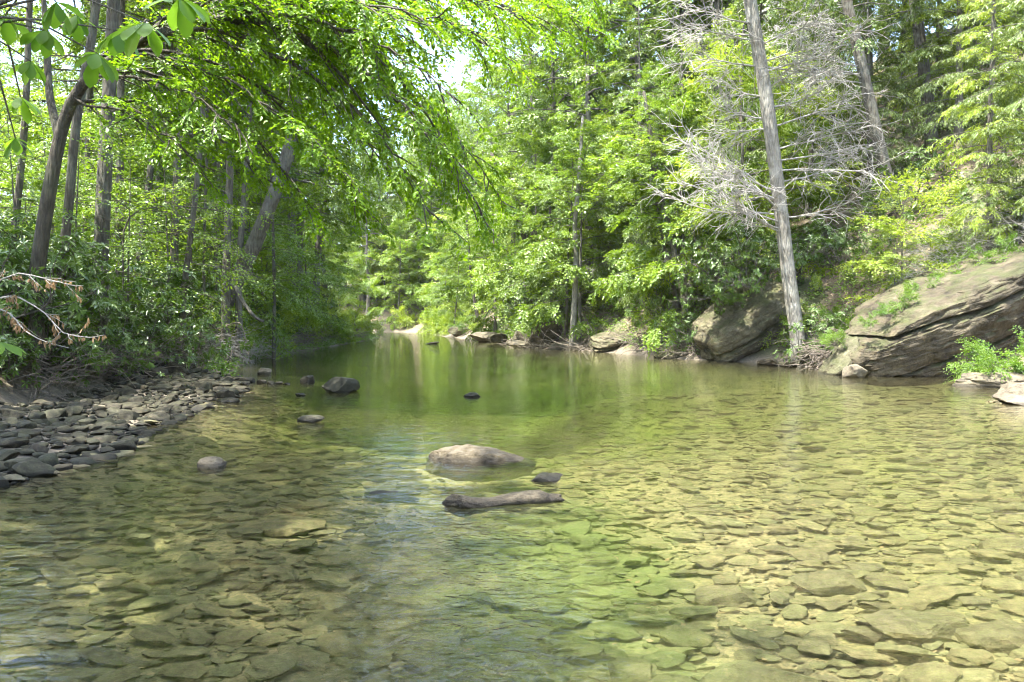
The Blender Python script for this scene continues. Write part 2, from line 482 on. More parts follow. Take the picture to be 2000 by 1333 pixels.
def water_mat():
    m, n, l = new_mat('clear_water')
    geo = n.new('ShaderNodeNewGeometry')
    p = geo.outputs['Position']
    def math_(op, a, b):
        x = n.new('ShaderNodeMath'); x.operation = op
        for i, v in enumerate((a, b)):
            if isinstance(v, (int, float)): x.inputs[i].default_value = v
            else: l.new(v, x.inputs[i])
        return x.outputs[0]
    def blob(cx, cy, rx, ry):
        mp = n.new('ShaderNodeMapping'); mp.inputs['Location'].default_value = (-cx / rx, -cy / ry, 0)
        mp.inputs['Scale'].default_value = (1 / rx, 1 / ry, 0)
        l.new(p, mp.inputs[0])
        wob = noise_node(n, l, 1.5, 3, p)
        ln = n.new('ShaderNodeVectorMath'); ln.operation = 'LENGTH'; l.new(mp.outputs[0], ln.inputs[0])
        s = math_('ADD', ln.outputs['Value'], math_('MULTIPLY', math_('SUBTRACT', wob.outputs[0], 0.5), 0.9))
        mr = n.new('ShaderNodeMapRange'); mr.interpolation_type = 'SMOOTHSTEP'
        mr.inputs[1].default_value = 1.15; mr.inputs[2].default_value = 0.25
        l.new(s, mr.inputs[0])
        return mr.outputs[0]
    riff = math_('MAXIMUM', blob(-0.2, 4.1, 0.95, 2.5), math_('MULTIPLY', blob(-0.2, 6.3, 1.2, 1.1), 0.45))
    mpw = n.new('ShaderNodeMapping'); mpw.inputs['Scale'].default_value = (0.8, 1.5, 1)
    l.new(p, mpw.inputs[0])
    calm = noise_node(n, l, 3.2, 2, mpw.outputs[0], 0.45)
    fine = noise_node(n, l, 13, 2, mpw.outputs[0], 0.5)
    h0 = math_('ADD', math_('MULTIPLY', calm.outputs[0], 0.018), math_('MULTIPLY', fine.outputs[0], 0.007))
    # glassy and ruffled stretches
    zone = noise_node(n, l, 0.18, 2, p)
    zr = n.new('ShaderNodeMapRange'); zr.inputs[1].default_value = 0.35; zr.inputs[2].default_value = 0.65
    zr.inputs[3].default_value = 0.45; zr.inputs[4].default_value = 1.35
    l.new(zone.outputs[0], zr.inputs[0])
    h0 = math_('MULTIPLY', h0, zr.outputs[0])
    sy = n.new('ShaderNodeSeparateXYZ'); l.new(p, sy.inputs[0])
    cz = n.new('ShaderNodeMapRange'); cz.inputs[1].default_value = 9; cz.inputs[2].default_value = 15; cz.inputs[3].default_value = 1.0; cz.inputs[4].default_value = 0.5
    l.new(sy.outputs[1], cz.inputs[0])
    h0 = math_('MULTIPLY', h0, cz.outputs[0])
    turb = noise_node(n, l, 6.5, 2, p, 0.5)
    turb.inputs['Distortion'].default_value = 1.2
    t2 = noise_node(n, l, 20, 1, mpw.outputs[0], 0.5)
    h1 = math_('ADD', math_('MULTIPLY', turb.outputs[0], 0.024), math_('MULTIPLY', t2.outputs[0], 0.007))
    h = math_('ADD', h0, math_('MULTIPLY', h1, riff))
    bp = n.new('ShaderNodeBump'); bp.inputs['Strength'].default_value = 1.0; bp.inputs['Distance'].default_value = 1.0
    l.new(h, bp.inputs['Height'])
    fr = n.new('ShaderNodeFresnel'); fr.inputs['IOR'].default_value = 1.33
    l.new(bp.outputs[0], fr.inputs['Normal'])
    g = n.new('ShaderNodeBsdfGlossy'); g.inputs['Roughness'].default_value = 0.015
    l.new(bp.outputs[0], g.inputs['Normal'])
    t = n.new('ShaderNodeBsdfTransparent'); t.inputs[0].default_value = (0.98, 0.99, 0.96, 1)
    rf = n.new('ShaderNodeBsdfRefraction'); rf.inputs['IOR'].default_value = 1.33
    rf.inputs['Color'].default_value = (0.98, 0.99, 0.96, 1); rf.inputs['Roughness'].default_value = 0.02
    l.new(bp.outputs[0], rf.inputs['Normal'])
    mt = n.new('ShaderNodeMixShader')
    fac = math_('ADD', 0.24, math_('MULTIPLY', riff, 0.45))
    l.new(fac, mt.inputs[0]); l.new(t.outputs[0], mt.inputs[1]); l.new(rf.outputs[0], mt.inputs[2])
    mx = n.new('ShaderNodeMixShader')
    l.new(fr.outputs[0], mx.inputs[0]); l.new(mt.outputs[0], mx.inputs[1]); l.new(g.outputs[0], mx.inputs[2])
    out = n.new('ShaderNodeOutputMaterial'); l.new(mx.outputs[0], out.inputs[0])
    va = n.new('ShaderNodeVolumeAbsorption'); va.inputs['Color'].default_value = (0.50, 0.72, 0.12, 1); va.inputs['Density'].default_value = 0.30
    l.new(va.outputs[0], out.inputs['Volume'])
    return m
M['water'] = water_mat()

# ------------------------------------------------------------------ terrain
LEFT = np.array([(-30, -8), (-10, -6.5), (3, -6.0), (6.8, -5.2), (7.75, -4.8), (9.3, -4.75), (11.3, -5.3), (12.5, -5.4), (14.4, -5.7), (16.4, -5.8), (19.8, -6.9),
                 (24, -8.5), (29.8, -9.7), (36.8, -10.2), (43.6, -10.2), (60, -10.8), (72, -11.8), (81, -14), (92, -20), (104, -34), (120, -55), (170, -120)], float)
RIGHT = np.array([(-30, 12), (-10, 10), (10, 9.4), (14, 9.2), (14.8, 9.2), (16.5, 10.6), (18.5, 12.2), (22.3, 12.4), (24, 10.8), (25.6, 9.9), (28, 9.0), (29.8, 7.6),
                  (31.8, 6.2), (37, 4.6), (42, 3.0), (48, .5), (60, -2.7), (75, -6.4), (88, -8.5), (98, -11.5), (106, -18), (116, -34), (130, -60), (170, -140)], float)
def edge_l(y): return np.interp(y, LEFT[:, 0], LEFT[:, 1])
def edge_r(y): return np.interp(y, RIGHT[:, 0], RIGHT[:, 1])

def sstep(a, b, x):
    t = np.clip((x - a) / (b - a), 0, 1)
    return t * t * (3 - 2 * t)

def height(x, y, detail=True):
    x = np.atleast_1d(np.asarray(x, float)); y = np.atleast_1d(np.asarray(y, float))
    sl = edge_l(y) - x
    sr = x - edge_r(y)
    near = 1 - sstep(17, 23, y)              # gravel bar stretch on the left
    pos = np.clip(sl, 0, None)
    hl = near * (0.065 * np.minimum(pos, 4) + 1.1 * sstep(2.5, 4.6, pos)) + (1 - near) * (0.95 * sstep(0, 2.2, pos) + 0.35 * sstep(2, 5, pos))
    hl = hl + 0.06 * np.clip(pos - 4, 0, 14) + 0.30 * np.clip(pos - 26, 0, 60)
    pr = np.clip(sr, 0, None)
    far = sstep(62, 100, y)
    hr = 0.7 * sstep(0, 1.6, pr) + (0.72 - 0.50 * far) * np.clip(pr - 1.2, 0, 26) + (0.45 - 0.3 * far) * np.clip(pr - 27, 0, 60)
    nr = 1 - sstep(14, 18, y)
    hr = hr * (1 - 0.55 * nr * np.exp(-pr / 6))
    wid = edge_r(y) - edge_l(y)
    ins = np.minimum(-sl, -sr)
    mid = np.interp(y, [0, 10, 16, 26, 40, 60, 90], [-1.0, -1.6, -2.2, -1.6, -3.2, -6.5, -11])
    pool = np.exp(-(np.abs(x - mid + 0.8 * np.sin(y * .7) + .5 * np.sin(y * 1.9 + 1)) / 4.6) ** 2.2) * sstep(8.5, 19, y + 0.7 * np.sin(x * 1.3) + .4 * np.sin(x * 3.1)) * sstep(0.3, 4.0, ins) * (1 - sstep(45, 62, y))
    hb = -0.28 * sstep(-0.1, 1.5, ins) - 0.06 * sstep(1.5, 5, ins) - 1.25 * pool
    h = np.where(sl > 0, hl, np.where(sr > 0, hr, hb))
    if detail:
        q = np.stack([x, y, np.zeros_like(x)], axis=1)
        n1 = fbm(q * 0.35, 3)
        n2 = fbm(q * 1.7 + 9, 3)
        land = np.clip(np.maximum(sl, sr) / 2.5, 0, 1)
        h = h + land * (0.28 * n1 + 0.10 * n2) + 0.03 * n2 * (1 - land) + 0.05 * n1 * (1 - land) * np.clip(ins / 2, 0, 1)
    return h

def h1(x, y):
    return float(height([x], [y])[0])

def axis(segs):
    out = []
    for a, b, s in segs:
        out.append(np.arange(a, b, s))
    out.append([segs[-1][1]])
    return np.concatenate(out)
gx = axis([(-260, -70, 10), (-70, -30, 2.0), (-30, -14, 0.6), (-14, 16, 0.22), (16, 30, 0.6), (30, 70, 2.0), (70, 260, 10)])
gy = axis([(-30, 0, 1.5), (0, 34, 0.24), (34, 60, 0.6), (60, 130, 1.4), (130, 170, 5), (170, 420, 25)])
GX, GY = np.meshgrid(gx, gy)
GZ = height(GX.ravel(), GY.ravel())
gv = np.stack([GX.ravel(), GY.ravel(), GZ], axis=1)
nx, ny = len(gx), len(gy)
ii = (np.arange(ny - 1)[:, None] * nx + np.arange(nx - 1)[None, :]).ravel()
quads = np.stack([ii, ii + 1, ii + nx + 1, ii + nx], axis=1)
fz = GZ[quads].max(axis=1)
under = fz < 0.0

def sub_mesh(name, faces):
    used, inv = np.unique(faces.ravel(), return_inverse=True)
    return make_mesh(name, gv[used], [inv.reshape(-1, 4)], True)
ground = tag(obj('ground', sub_mesh('ground', quads[~under]), M['ground']), 'brown forest floor and steep wooded banks on both sides of the river', kind='structure')
riverbed = tag(obj('riverbed', sub_mesh('riverbed', quads[under]), M['bed']), 'sandy yellow riverbed seen through the clear shallow water', kind='structure')

# water sheet
wy = axis([(-28, 0, 1.0), (0, 20, 0.3), (20, 60, 0.8), (60, 150, 2.5)])
ws = np.linspace(0, 1, 60)
WX = (edge_l(wy) - 0.8)[:, None] * (1 - ws) + (edge_r(wy) + 0.8)[:, None] * ws
WY = np.repeat(wy[:, None], 60, axis=1)
wv = np.stack([WX.ravel(), WY.ravel(), np.zeros(WX.size)], axis=1)
k = (np.arange(len(wy) - 1)[:, None] * 60 + np.arange(59)[None, :]).ravel()
water = tag(obj('river_water', make_mesh('river_water', wv, [np.stack([k, k + 1, k + 61, k + 60], axis=1)], True), M['water']),
            'clear shallow green river water with ripples and leafy reflections', kind='structure')

# ------------------------------------------------------------------ rocks
_ico = {}
def ico(sub):
    if sub not in _ico:
        bm = bmesh.new()
        bmesh.ops.create_icosphere(bm, subdivisions=sub, radius=1.0)
        v = np.array([p.co[:] for p in bm.verts])
        f = np.array([[q.index for q in fc.verts] for fc in bm.faces])
        bm.free()
        _ico[sub] = (v, f)
    return _ico[sub]

def rock_shape(rng, dims, sub=3, cuts=7, rough=0.12, sq=0.8, freq=1.3, fine=0.0):
    v, f = ico(sub)
    v = np.sign(v) * np.abs(v) ** sq
    v = unit(v) * (np.linalg.norm(v, axis=1, keepdims=True) ** 0.8)
    for _ in range(cuts):
        nrm = unit(rng.normal(size=3) * np.array([1, 1, 0.8]))
        d = rng.uniform(0.55, 0.9)
        ex = np.clip(v @ nrm - d, 0, None)
        v = v - ex[:, None] * nrm * 0.98
    s = rng.uniform(0, 100, 3)
    v = v * (1 + rough * fbm(v * freq + s, 3)[:, None])
    if fine:
        v = v * (1 + fine * fbm(v * freq * 5 + s, 3)[:, None])
    return v * np.array(dims), f

def rotz(v, a):
    c, s = cos(a), sin(a)
    return v @ np.array([[c, s, 0], [-s, c, 0], [0, 0, 1]])
def rotx(v, a):
    c, s = cos(a), sin(a)
    return v @ np.array([[1, 0, 0], [0, c, s], [0, -s, c]])
def roty(v, a):
    c, s = cos(a), sin(a)
    return v @ np.array([[c, 0, -s], [0, 1, 0], [s, 0, c]])

def slab(rng, L, D, T, cracks, seed, nose=0.5, res=(110, 60, 44)):
    """bedded sandstone block: x along the bedding, z across it; cracks at given heights"""
    mb = MB()
    nxx, nyy, nzz = res
    def face(a, b, const, ax):
        A, B = np.meshgrid(a, b, indexing='ij')
        pts = [None] * 3
        o = [i for i in range(3) if i != ax]
        pts[o[0]], pts[o[1]], pts[ax] = A.ravel(), B.ravel(), np.full(A.size, const)
        v = np.stack(pts, axis=1)
        na, nb = len(a), len(b)
        i = (np.arange(na - 1)[:, None] * nb + np.arange(nb - 1)[None, :]).ravel()
        q = np.stack([i, i + 1, i + nb + 1, i + nb], axis=1)
        flip = (const > 0) == (ax != 1)
        return v, (q[:, ::-1] if flip else q)
    X, Y, Z = np.linspace(-1, 1, nxx), np.linspace(-1, 1, nyy), np.linspace(-1, 1, nzz)
    for c in (-1, 1):
        for ax, a, b in ((0, Y, Z), (1, X, Z), (2, X, Y)):
            v, q = face(a, b, c, ax)
            mb.add(v, None, q)
    v = np.concatenate(mb.v)
    u = v.copy()
    # round the block into a superellipsoid
    pw = 5.0
    rr = (np.abs(u[:, 0]) ** pw + np.abs(u[:, 1]) ** pw + np.abs(u[:, 2]) ** pw) ** (1 / pw)
    v = u / rr[:, None]
    # blunt, undercut nose towards -x
    t = np.clip((-v[:, 0] - 0.2) / 0.8, 0, 1)
    v[:, 2] *= 1 - nose * t ** 2 * 0.55
    v[:, 1] *= 1 - nose * t ** 2 * 0.4
    for _ in range(6):
        nrm = unit(rng.normal(size=3) * np.array([1, 1, 0.35]))
        ex = np.clip(v @ nrm - rng.uniform(0.85, 1.05), 0, None)
        v = v - ex[:, None] * nrm * 0.85
    w = v * np.array([L, D, T])
    s = np.array([seed * 3.1, seed * 7.7, seed])
    # ledges: each bed stands out by its own amount
    zb = w[:, 2] + 0.10 * fbm(w * np.array([0.5, 0.5, 0.5]) + s, 3)
    rad = unit(w * np.array([1, 1, 0]))
    side = np.clip(1.2 - np.abs(v[:, 2]) * 0.6, 0, 1)
    lay = np.floor(zb / 0.52)
    off = _hash(lay.astype(int), (lay * 0).astype(int) + int(seed), (lay * 0).astype(int)) - 0.5
    w = w + rad * (off * 0.085 * side)[:, None]
    for (zc, dep, wd) in cracks:
        g = np.exp(-((zb - zc) / wd) ** 2)
        w = w - rad * (g * dep)[:, None]
    n1 = fbm(w * 0.9 + s, 4)
    n2 = fbm(w * np.array([3, 3, 7]) + s, 3)
    n3 = np.abs(fbm(w * np.array([1.6, 1.6, 3.5]) + s + 40, 3))
    w = w + unit(w) * (0.13 * n1 + 0.05 * n2 - 0.16 * np.clip(.35 - n3, 0, 1))[:, None]
    return w, np.concatenate(mb.f4)

def weld(me):
    bm = bmesh.new(); bm.from_mesh(me)
    bmesh.ops.remove_doubles(bm, verts=bm.verts, dist=0.002)
    bmesh.ops.recalc_face_normals(bm, faces=bm.faces)
    for f in bm.faces: f.smooth = True
    bm.to_mesh(me); bm.free()
    return me

def put_slab(name, label, center, L, D, T, cracks, seed, tilt, yaw, roll=0.0, nose=0.6, mat='rock_bank', res=(110, 60, 44)):
    rng = np.random.default_rng(seed)
    w, q = slab(rng, L, D, T, cracks, seed, nose, res)
    me = weld(make_mesh(name, w, [q], True))
    me.set_sharp_from_angle(angle=radians(38))
    o = obj(name, me, M[mat], None, tuple(center))
    o.rotation_mode = 'ZYX'
    m = mathutils.Matrix.Rotation(yaw, 4, 'Z') @ mathutils.Matrix.Rotation(-tilt, 4, 'Y') @ mathutils.Matrix.Rotation(roll, 4, 'X')
    o.rotation_mode = 'XYZ'
    o.rotation_euler = m.to_euler()
    return tag(o, label, 'boulder')

put_slab('boulder', 'huge tilted layered sandstone boulder overhanging the water at the right edge', P(1880, 622, 23.2), 4.1, 2.0, 1.30,
         [(-0.36, 0.28, 0.032), (0.66, 0.34, 0.04), (-0.95, 0.5, 0.06)], 5, radians(20), radians(14), radians(2), 1.0, res=(120, 60, 90))
put_slab('boulder', 'tilted grey boulder left of the tall pale trunk at the water edge', P(1462, 640, 30.2), 1.95, 1.5, 1.12,
         [(0.25, 0.28, 0.04), (-0.35, 0.12, 0.03)], 9, radians(33), radians(8), radians(16), 0.5, res=(80, 50, 40))
put_slab('boulder', 'narrow mossy rock fin leaning against the nose of the huge boulder', P(1648, 705, 22.6), 0.8, 0.6, 0.30,
         [(0.1, 0.06, 0.03)], 12, radians(52), radians(10), radians(5), 0.5, res=(50, 30, 24))
put_slab('boulder', 'flat lichen spotted boulder with a dark undercut beyond the thin pale tree', P(1212, 668, 38.5), 1.45, 1.1, 0.42,
         [(-0.1, 0.15, 0.04)], 21, radians(4), radians(5), radians(8), 0.3, res=(60, 40, 24))
put_slab('boulder', 'low sloping slab at the waterline left of the grey boulder', P(1325, 694, 32.2), 1.0, 0.8, 0.3,
         [(0.05, 0.06, 0.03)], 23, radians(12), radians(0), radians(10), 0.4, res=(40, 30, 16))

def put_rock(name, label, u, v, d, dims, seed, mat, cat='rock', sink=0.35, yaw=0.0, sub=4, cuts=7, rough=0.13, tilt=0.0, group=None, fine=0.03, sq=0.8, z=None, prof=None):
    rng = np.random.default_rng(seed)
    w, f = rock_shape(rng, dims, sub, cuts, rough, sq, 1.3, fine)
    if prof: w[:, 2] *= np.interp(w[:, 0] / dims[0], *prof)
    w = roty(w, tilt)
    w = rotz(w, yaw)
    p = P(u, v, d)
    zz = p[2] if z is None else z
    me = make_mesh(name, w, [f], True)
    me.set_sharp_from_angle(angle=radians(24))
    o = obj(name, me, M[mat], None, (p[0], p[1], zz + dims[2] * (1 - 2 * sink)))
    return tag(o, label, cat, group)

# rocks standing in the river (u, v = where they meet the water)
def stream_rock():
    v, f = ico(6)
    x = v[:, 0]
    top = np.interp(x, [-1, -.88, -.6, -.2, .2, .6, .85, 1], [.75, 1.0, 1.06, 1.0, .78, .46, .26, .12])
    sec = np.sign(v[:, 2]) * np.abs(v[:, 2]) ** .62
    w = np.stack([np.sign(x) * np.abs(x) ** .85 * .62, np.sign(v[:, 1]) * np.abs(v[:, 1]) ** .8 * .30 * np.interp(x, [-1, -.5, .3, 1], [.9, 1.05, .9, .5]), sec * .225 * np.where(v[:, 2] > 0, top, 1)], axis=1)
    for nrm, d in (((-.75, -.55, .35), .44), ((.1, -.8, .55), .245), ((.25, .1, .95), .225), ((-.3, -.95, .05), .36)):
        nrm = unit(np.array(nrm)); ex = np.clip(w @ nrm - d, 0, None); w = w - ex[:, None] * nrm * .9
    n1 = fbm(w * 4.5 + 3, 4); n2 = fbm(w * np.array([14, 14, 22]) + 8, 3); n3 = np.abs(fbm(w * 7 + 21, 3))
    w = w + unit(w) * (.03 * n1 + .010 * n2 - .022 * np.clip(.3 - n3, 0, 1))[:, None]
    p = P(940, 918, 8.75)
    me = make_mesh('river_rock', rotz(w * np.array([.98, .95, .78]), radians(-4)), [f], True)
    tag(obj('river_rock', me, M['rock_river'], None, (p[0], p[1], -0.055)), 'large tan rock with a rounded pale top sloping to the right in mid stream', 'rock')
stream_rock()
put_rock('river_rock', 'small dark wet stone just right of the large tan rock', 1070, 942, 7.55, (0.16, 0.09, 0.055), 33, 'rock_dark', z=0)
put_rock('river_rock', 'small pale wedge of rock alone in the left shallows', 414, 914, 8.25, (0.135, 0.10, 0.085), 34, 'rock_pale', z=0, sink=0.4)
put_rock('river_rock', 'big dark rounded boulder standing in the left half of the river', 662, 764, 16.9, (0.44, 0.30, 0.22), 35, 'rock_dark', z=0, sink=0.28, rough=0.08)
put_rock('river_rock', 'small dark stone alone in mid river with a thin wake', 920, 776, 15.8, (0.19, 0.10, 0.07), 36, 'rock_dark', z=0, sink=0.38)
put_rock('river_rock', 'flat dark stone in the river nearer than the big dark boulder', 608, 825, 11.9, (0.20, 0.12, 0.08), 37, 'rock_dark', z=0, sink=0.35)
put_rock('river_rock', 'small dark pointed stone just behind the big dark boulder', 604, 745, 19.7, (0.21, 0.14, 0.12), 38, 'rock_dark', z=0)
put_rock('river_rock', 'pale stone beyond the line of dark stones off the gravel bar', 516, 731, 22.5, (0.27, 0.18, 0.13), 39, 'rock_pale', z=0)
put_rock('river_rock', 'tiny flat stone barely breaking the surface left of the big dark boulder', 588, 773, 16.0, (0.12, 0.08, 0.04), 40, 'rock_dark', z=0)
put_rock('river_rock', 'dark stone standing in the water at the tip of the gravel bar', 441, 779, 15.4, (0.17, 0.14, 0.14), 41, 'rock_dark', z=0, sink=0.3)
put_rock('river_rock', 'low wet stone touching the one at the tip of the gravel bar', 448, 786, 14.8, (0.18, 0.12, 0.06), 42, 'rock_dark', z=0)
for i, (u, v, w) in enumerate([(482, 747, .22), (512, 748, .14), (528, 750, .13), (546, 750, .1), (560, 751, .08), (463, 746, .2), (445, 744, .16)]):
    put_rock('river_rock', 'dark wet stone in the low line of stones running out from the gravel bar', u, v, 2355 / (v - 626), (w, w * .6, w * .42), 50 + i, 'rock_dark', z=0, sub=3,
             group='line of stones off the gravel bar')
# the low twisted rock in front
def saddle_rock():
    rng = np.random.default_rng(77)
    v, f = ico(5)
    v = v.copy()
    x = v[:, 0]
    hprof = np.interp(x, [-1, -0.8, -0.5, -0.2, 0.3, 0.7, 1], [0.9, 1.35, 0.7, 0.45, 0.62, 0.75, 0.6])
    wprof = np.interp(x, [-1, -0.75, -0.4, 0, 0.6, 1], [0.9, 1.1, 0.7, 0.6, 0.75, 0.7])
    w = np.stack([x * 0.50 * (1 + 0.05 * np.sin(5 * v[:, 1])), v[:, 1] * 0.15 * wprof + 0.05 * np.sin(x * 3), v[:, 2] * 0.115 * hprof + 0.018 * np.sin(2.2 * x)], axis=1)
    w *= 1 + 0.13 * fbm(w * 7, 3)[:, None] + 0.05 * fbm(w * 26, 2)[:, None]
    p = P(980, 985, 6.6)
    return tag(obj('river_rock', make_mesh('river_rock', rotz(w, radians(3)), [f], True), M['rock_wet'], None, (p[0], p[1], 0.008)),
               'long low twisted rock with a knob at its left end, nearest the camera', 'rock')
saddle_rock()
put_rock('river_rock', 'dark rock just under the surface where the riffle begins', 765, 962, 7.0, (0.24, 0.09, 0.05), 81, 'rock_dark', z=-0.035, sink=0.5)
# right shore ledges
put_rock('shore_ledge', 'pale flat ledge at the right edge under the leafy shrub', 1960, 748, 18.6, (1.5, 0.9, 0.26), 83, 'rock_pale', z=0, sink=0.38, sq=0.7, yaw=0.2, sub=5)
put_rock('shore_ledge', 'nearest pale rounded rock cut by the right edge of the picture', 2005, 786, 14.6, (0.72, 0.5, 0.26), 84, 'rock_pale', z=0, sink=0.33, sub=5)
put_rock('shore_rock', 'small pale round rock in the dark gap below the huge boulder', 1668, 737, 21.2, (0.33, 0.3, 0.25), 85, 'rock_pale', z=0, sink=0.3)
put_rock('shore_rock', 'leaning grey slab of rock at the foot of the tall pale trunk', 1570, 700, 25.4, (0.34, 0.22, 0.16), 86, 'rock_bank', sink=0.4, tilt=-0.6)
# far right bank rocks
far_rocks = [(1092, 678, 42, .8, .3, 'rock_pale', 'sunlit pale rock at the foot of the thin pale tree'), (1062, 662, 44, 1.0, .75, 'rock_bank', 'tall blocky rock left of the thin pale tree'),
             (1010, 668, 46, .5, .45, 'rock_bank', 'dark upright stone on the far right bank'), (1020, 676, 45, 1.0, .25, 'rock_pale', 'flat pale stone at the far waterline left of the blocky rock'),
             (945, 662, 56, 1.3, .42, 'rock_pale', 'long slanting rock on the far right bank'), (905, 652, 70, 1.4, .55, 'rock_bank', 'grey slab on the far right bank near the bend'),
             (880, 650, 78, 1.1, .45, 'rock_pale', 'farthest pale rock where the right bank meets the bend'), (970, 665, 52, .9, .35, 'rock_bank', 'mossy rock between the slanting rock and the upright stone'),
             (1140, 680, 40.5, .7, .2, 'rock_pale', 'low pale rock right of the thin pale tree'), (845, 672, 51, .55, .09, 'rock_pale', 'flat pale stone barely above water in mid channel far away'),
             (1255, 690, 36.8, .45, .2, 'rock_dark', 'small dark rock right of the undercut boulder'), (1500, 712, 27.3, .5, .14, 'rock_bank', 'low broken rock between the grey boulder and the trunk'),
             (1540, 716, 26.3, .35, .12, 'rock_bank', 'small flat rock below the tall pale trunk'), (1290, 684, 35, .8, .4, 'rock_bank', 'dark rock in shade behind the low sloping slab')]
for i, (u, v, d, w, hh, mt, lb) in enumerate(far_rocks):
    put_rock('shore_rock', lb, u, v, d, (w, w * 0.7, hh), 100 + i, mt, z=(0 if v > 670 else None), sink=0.3, tilt=(i % 3 - 1) * 0.15, yaw=i * 0.7, sub=4, sq=0.7)

# cobble prototypes
rng = np.random.default_rng(4)
PROTO_HI, PROTO_LO, PLATE_HI, PLATE_LO, PLATE_FAR = [], [], [], [], []
for i in range(14):
    v, f = rock_shape(rng, (1, rng.uniform(.62, .9), rng.uniform(.28, .5)), 3, 14, 0.14, 0.9, 1.2, 0.02)
    PROTO_HI.append((v, f))
    v, f = rock_shape(rng, (1, rng.uniform(.62, .9), rng.uniform(.3, .5)), 2, 9, 0.14, 0.9, 1.2)
    PROTO_LO.append((v, f))
    v, f = rock_shape(rng, (1, rng.uniform(.5, .8), rng.uniform(.11, .21)), 4, 14, 0.16, 0.95, 1.4, 0.025)
    PLATE_HI.append((v, f))
    v, f = rock_shape(rng, (1, rng.uniform(.5, .8), rng.uniform(.11, .21)), 2, 9, 0.16, 0.95, 1.3)
    PLATE_LO.append((v, f))
    v, f = rock_shape(rng, (1, rng.uniform(.5, .8), rng.uniform(.13, .22)), 1, 3, 0.10, 0.8, 1.2)
    PLATE_FAR.append((v, f))

def scatter_stones(pts, sizes, mat, parent, rng, n_single, name, bury=0.25, stuff_name='small_cobbles', hi=None, lo=None, aim=None):
    """largest in view become separate pieces, the rest one part"""
    pts = np.asarray(pts); sizes = np.asarray(sizes)
    dist = np.linalg.norm(pts - np.array([0, 0, CAM_H]), axis=1)
    inview = np.abs(pts[:, 0]) < pts[:, 1] * 0.66
    order = np.argsort(-(sizes / dist) * inview)
    hi, lo = hi or PROTO_HI, lo or PROTO_LO
    spin = (lambda: rng.uniform(0, 2 * pi)) if aim is None else (lambda: rng.normal(0, aim) + pi * rng.integers(2))
    meshes = []
    for j, (v, f) in enumerate(hi):
        me = make_mesh(name, v, [f], True); me.set_sharp_from_angle(angle=radians(40)); me.materials.append(M[mat]); meshes.append(me)
    for r, i in enumerate(order[:n_single]):
        o = bpy.data.objects.new(name, meshes[rng.integers(len(meshes))])
        COL.objects.link(o)
        s = sizes[i]
        o.location = (pts[i, 0], pts[i, 1], pts[i, 2] + s * 0.3 * (1 - 2 * bury) * 1.0)
        o.scale = (s, s * rng.uniform(.8, 1.1), s * rng.uniform(.75, 1.2))
        o.rotation_euler = (rng.normal(0, .12), rng.normal(0, .12), spin())
        o.parent = parent
    mb = MB()
    for i in order[n_single:]:
        pool_ = PLATE_FAR if (aim is not None and (sizes[i] / dist[i] < .0072 or not inview[i])) else lo
        v, f = pool_[rng.integers(len(pool_))]
        s = sizes[i]
        w = rotz(rotx(v * s * np.array([1, 1, rng.uniform(.8, 1.2)]), rng.normal(0, .17)), spin())
        mb.add(w + pts[i] + np.array([0, 0, s * 0.3 * (1 - 2 * bury)]), f)
    me = mb.mesh(stuff_name, True); me.set_sharp_from_angle(angle=radians(48))
    o = obj(stuff_name, me, M[mat], parent)
    o['kind'] = 'stuff'

# ---- riverbed cobbles: dart throwing, big ones first
def throw(rng, n, region, size_fn, gap=0.8, tries=1):
    cell = 0.25
    grid = {}
    P_, S_ = [], []
    cand = region(rng, n)
    sz = np.sort(size_fn(rng, len(cand)))[::-1]
    for (x, y), s in zip(cand, sz):
        ok = True
        ci, cj = int(x / cell), int(y / cell)
        rr = int((s + 0.30) / cell) + 1
        for a in range(ci - rr, ci + rr + 1):
            for b in range(cj - rr, cj + rr + 1):
                for (px, py, ps) in grid.get((a, b), ()):
                    if (px - x) ** 2 + (py - y) ** 2 < (gap * (s + ps)) ** 2:
                        ok = False; break
                if not ok: break
            if not ok: break
        if ok:
            grid.setdefault((ci, cj), []).append((x, y, s))
            P_.append((x, y)); S_.append(s)
    return np.array(P_), np.array(S_)

def bed_region(rng, n):
    d = 2.6 + (21 - 2.6) * rng.uniform(0, 1, n) ** 1.6
    x = (rng.uniform(-1, 1, n)) * (d * 0.68 + 0.3)
    ok = (x > edge_l(d) + 0.1) & (x < edge_r(d) - 0.1)
    return np.stack([x[ok], d[ok]], axis=1)
rng = np.random.default_rng(11)
bp, bs = throw(rng, 34000, bed_region, lambda r, n: np.clip(0.033 * np.exp(r.normal(0, .75, n)), 0.015, 0.18), 0.555)
bz = height(bp[:, 0], bp[:, 1])
scatter_stones(np.column_stack([bp, bz]), bs, 'cobble_bed', riverbed, rng, 300, 'cobble', 0.12, hi=PLATE_HI, lo=PLATE_LO, aim=.5)
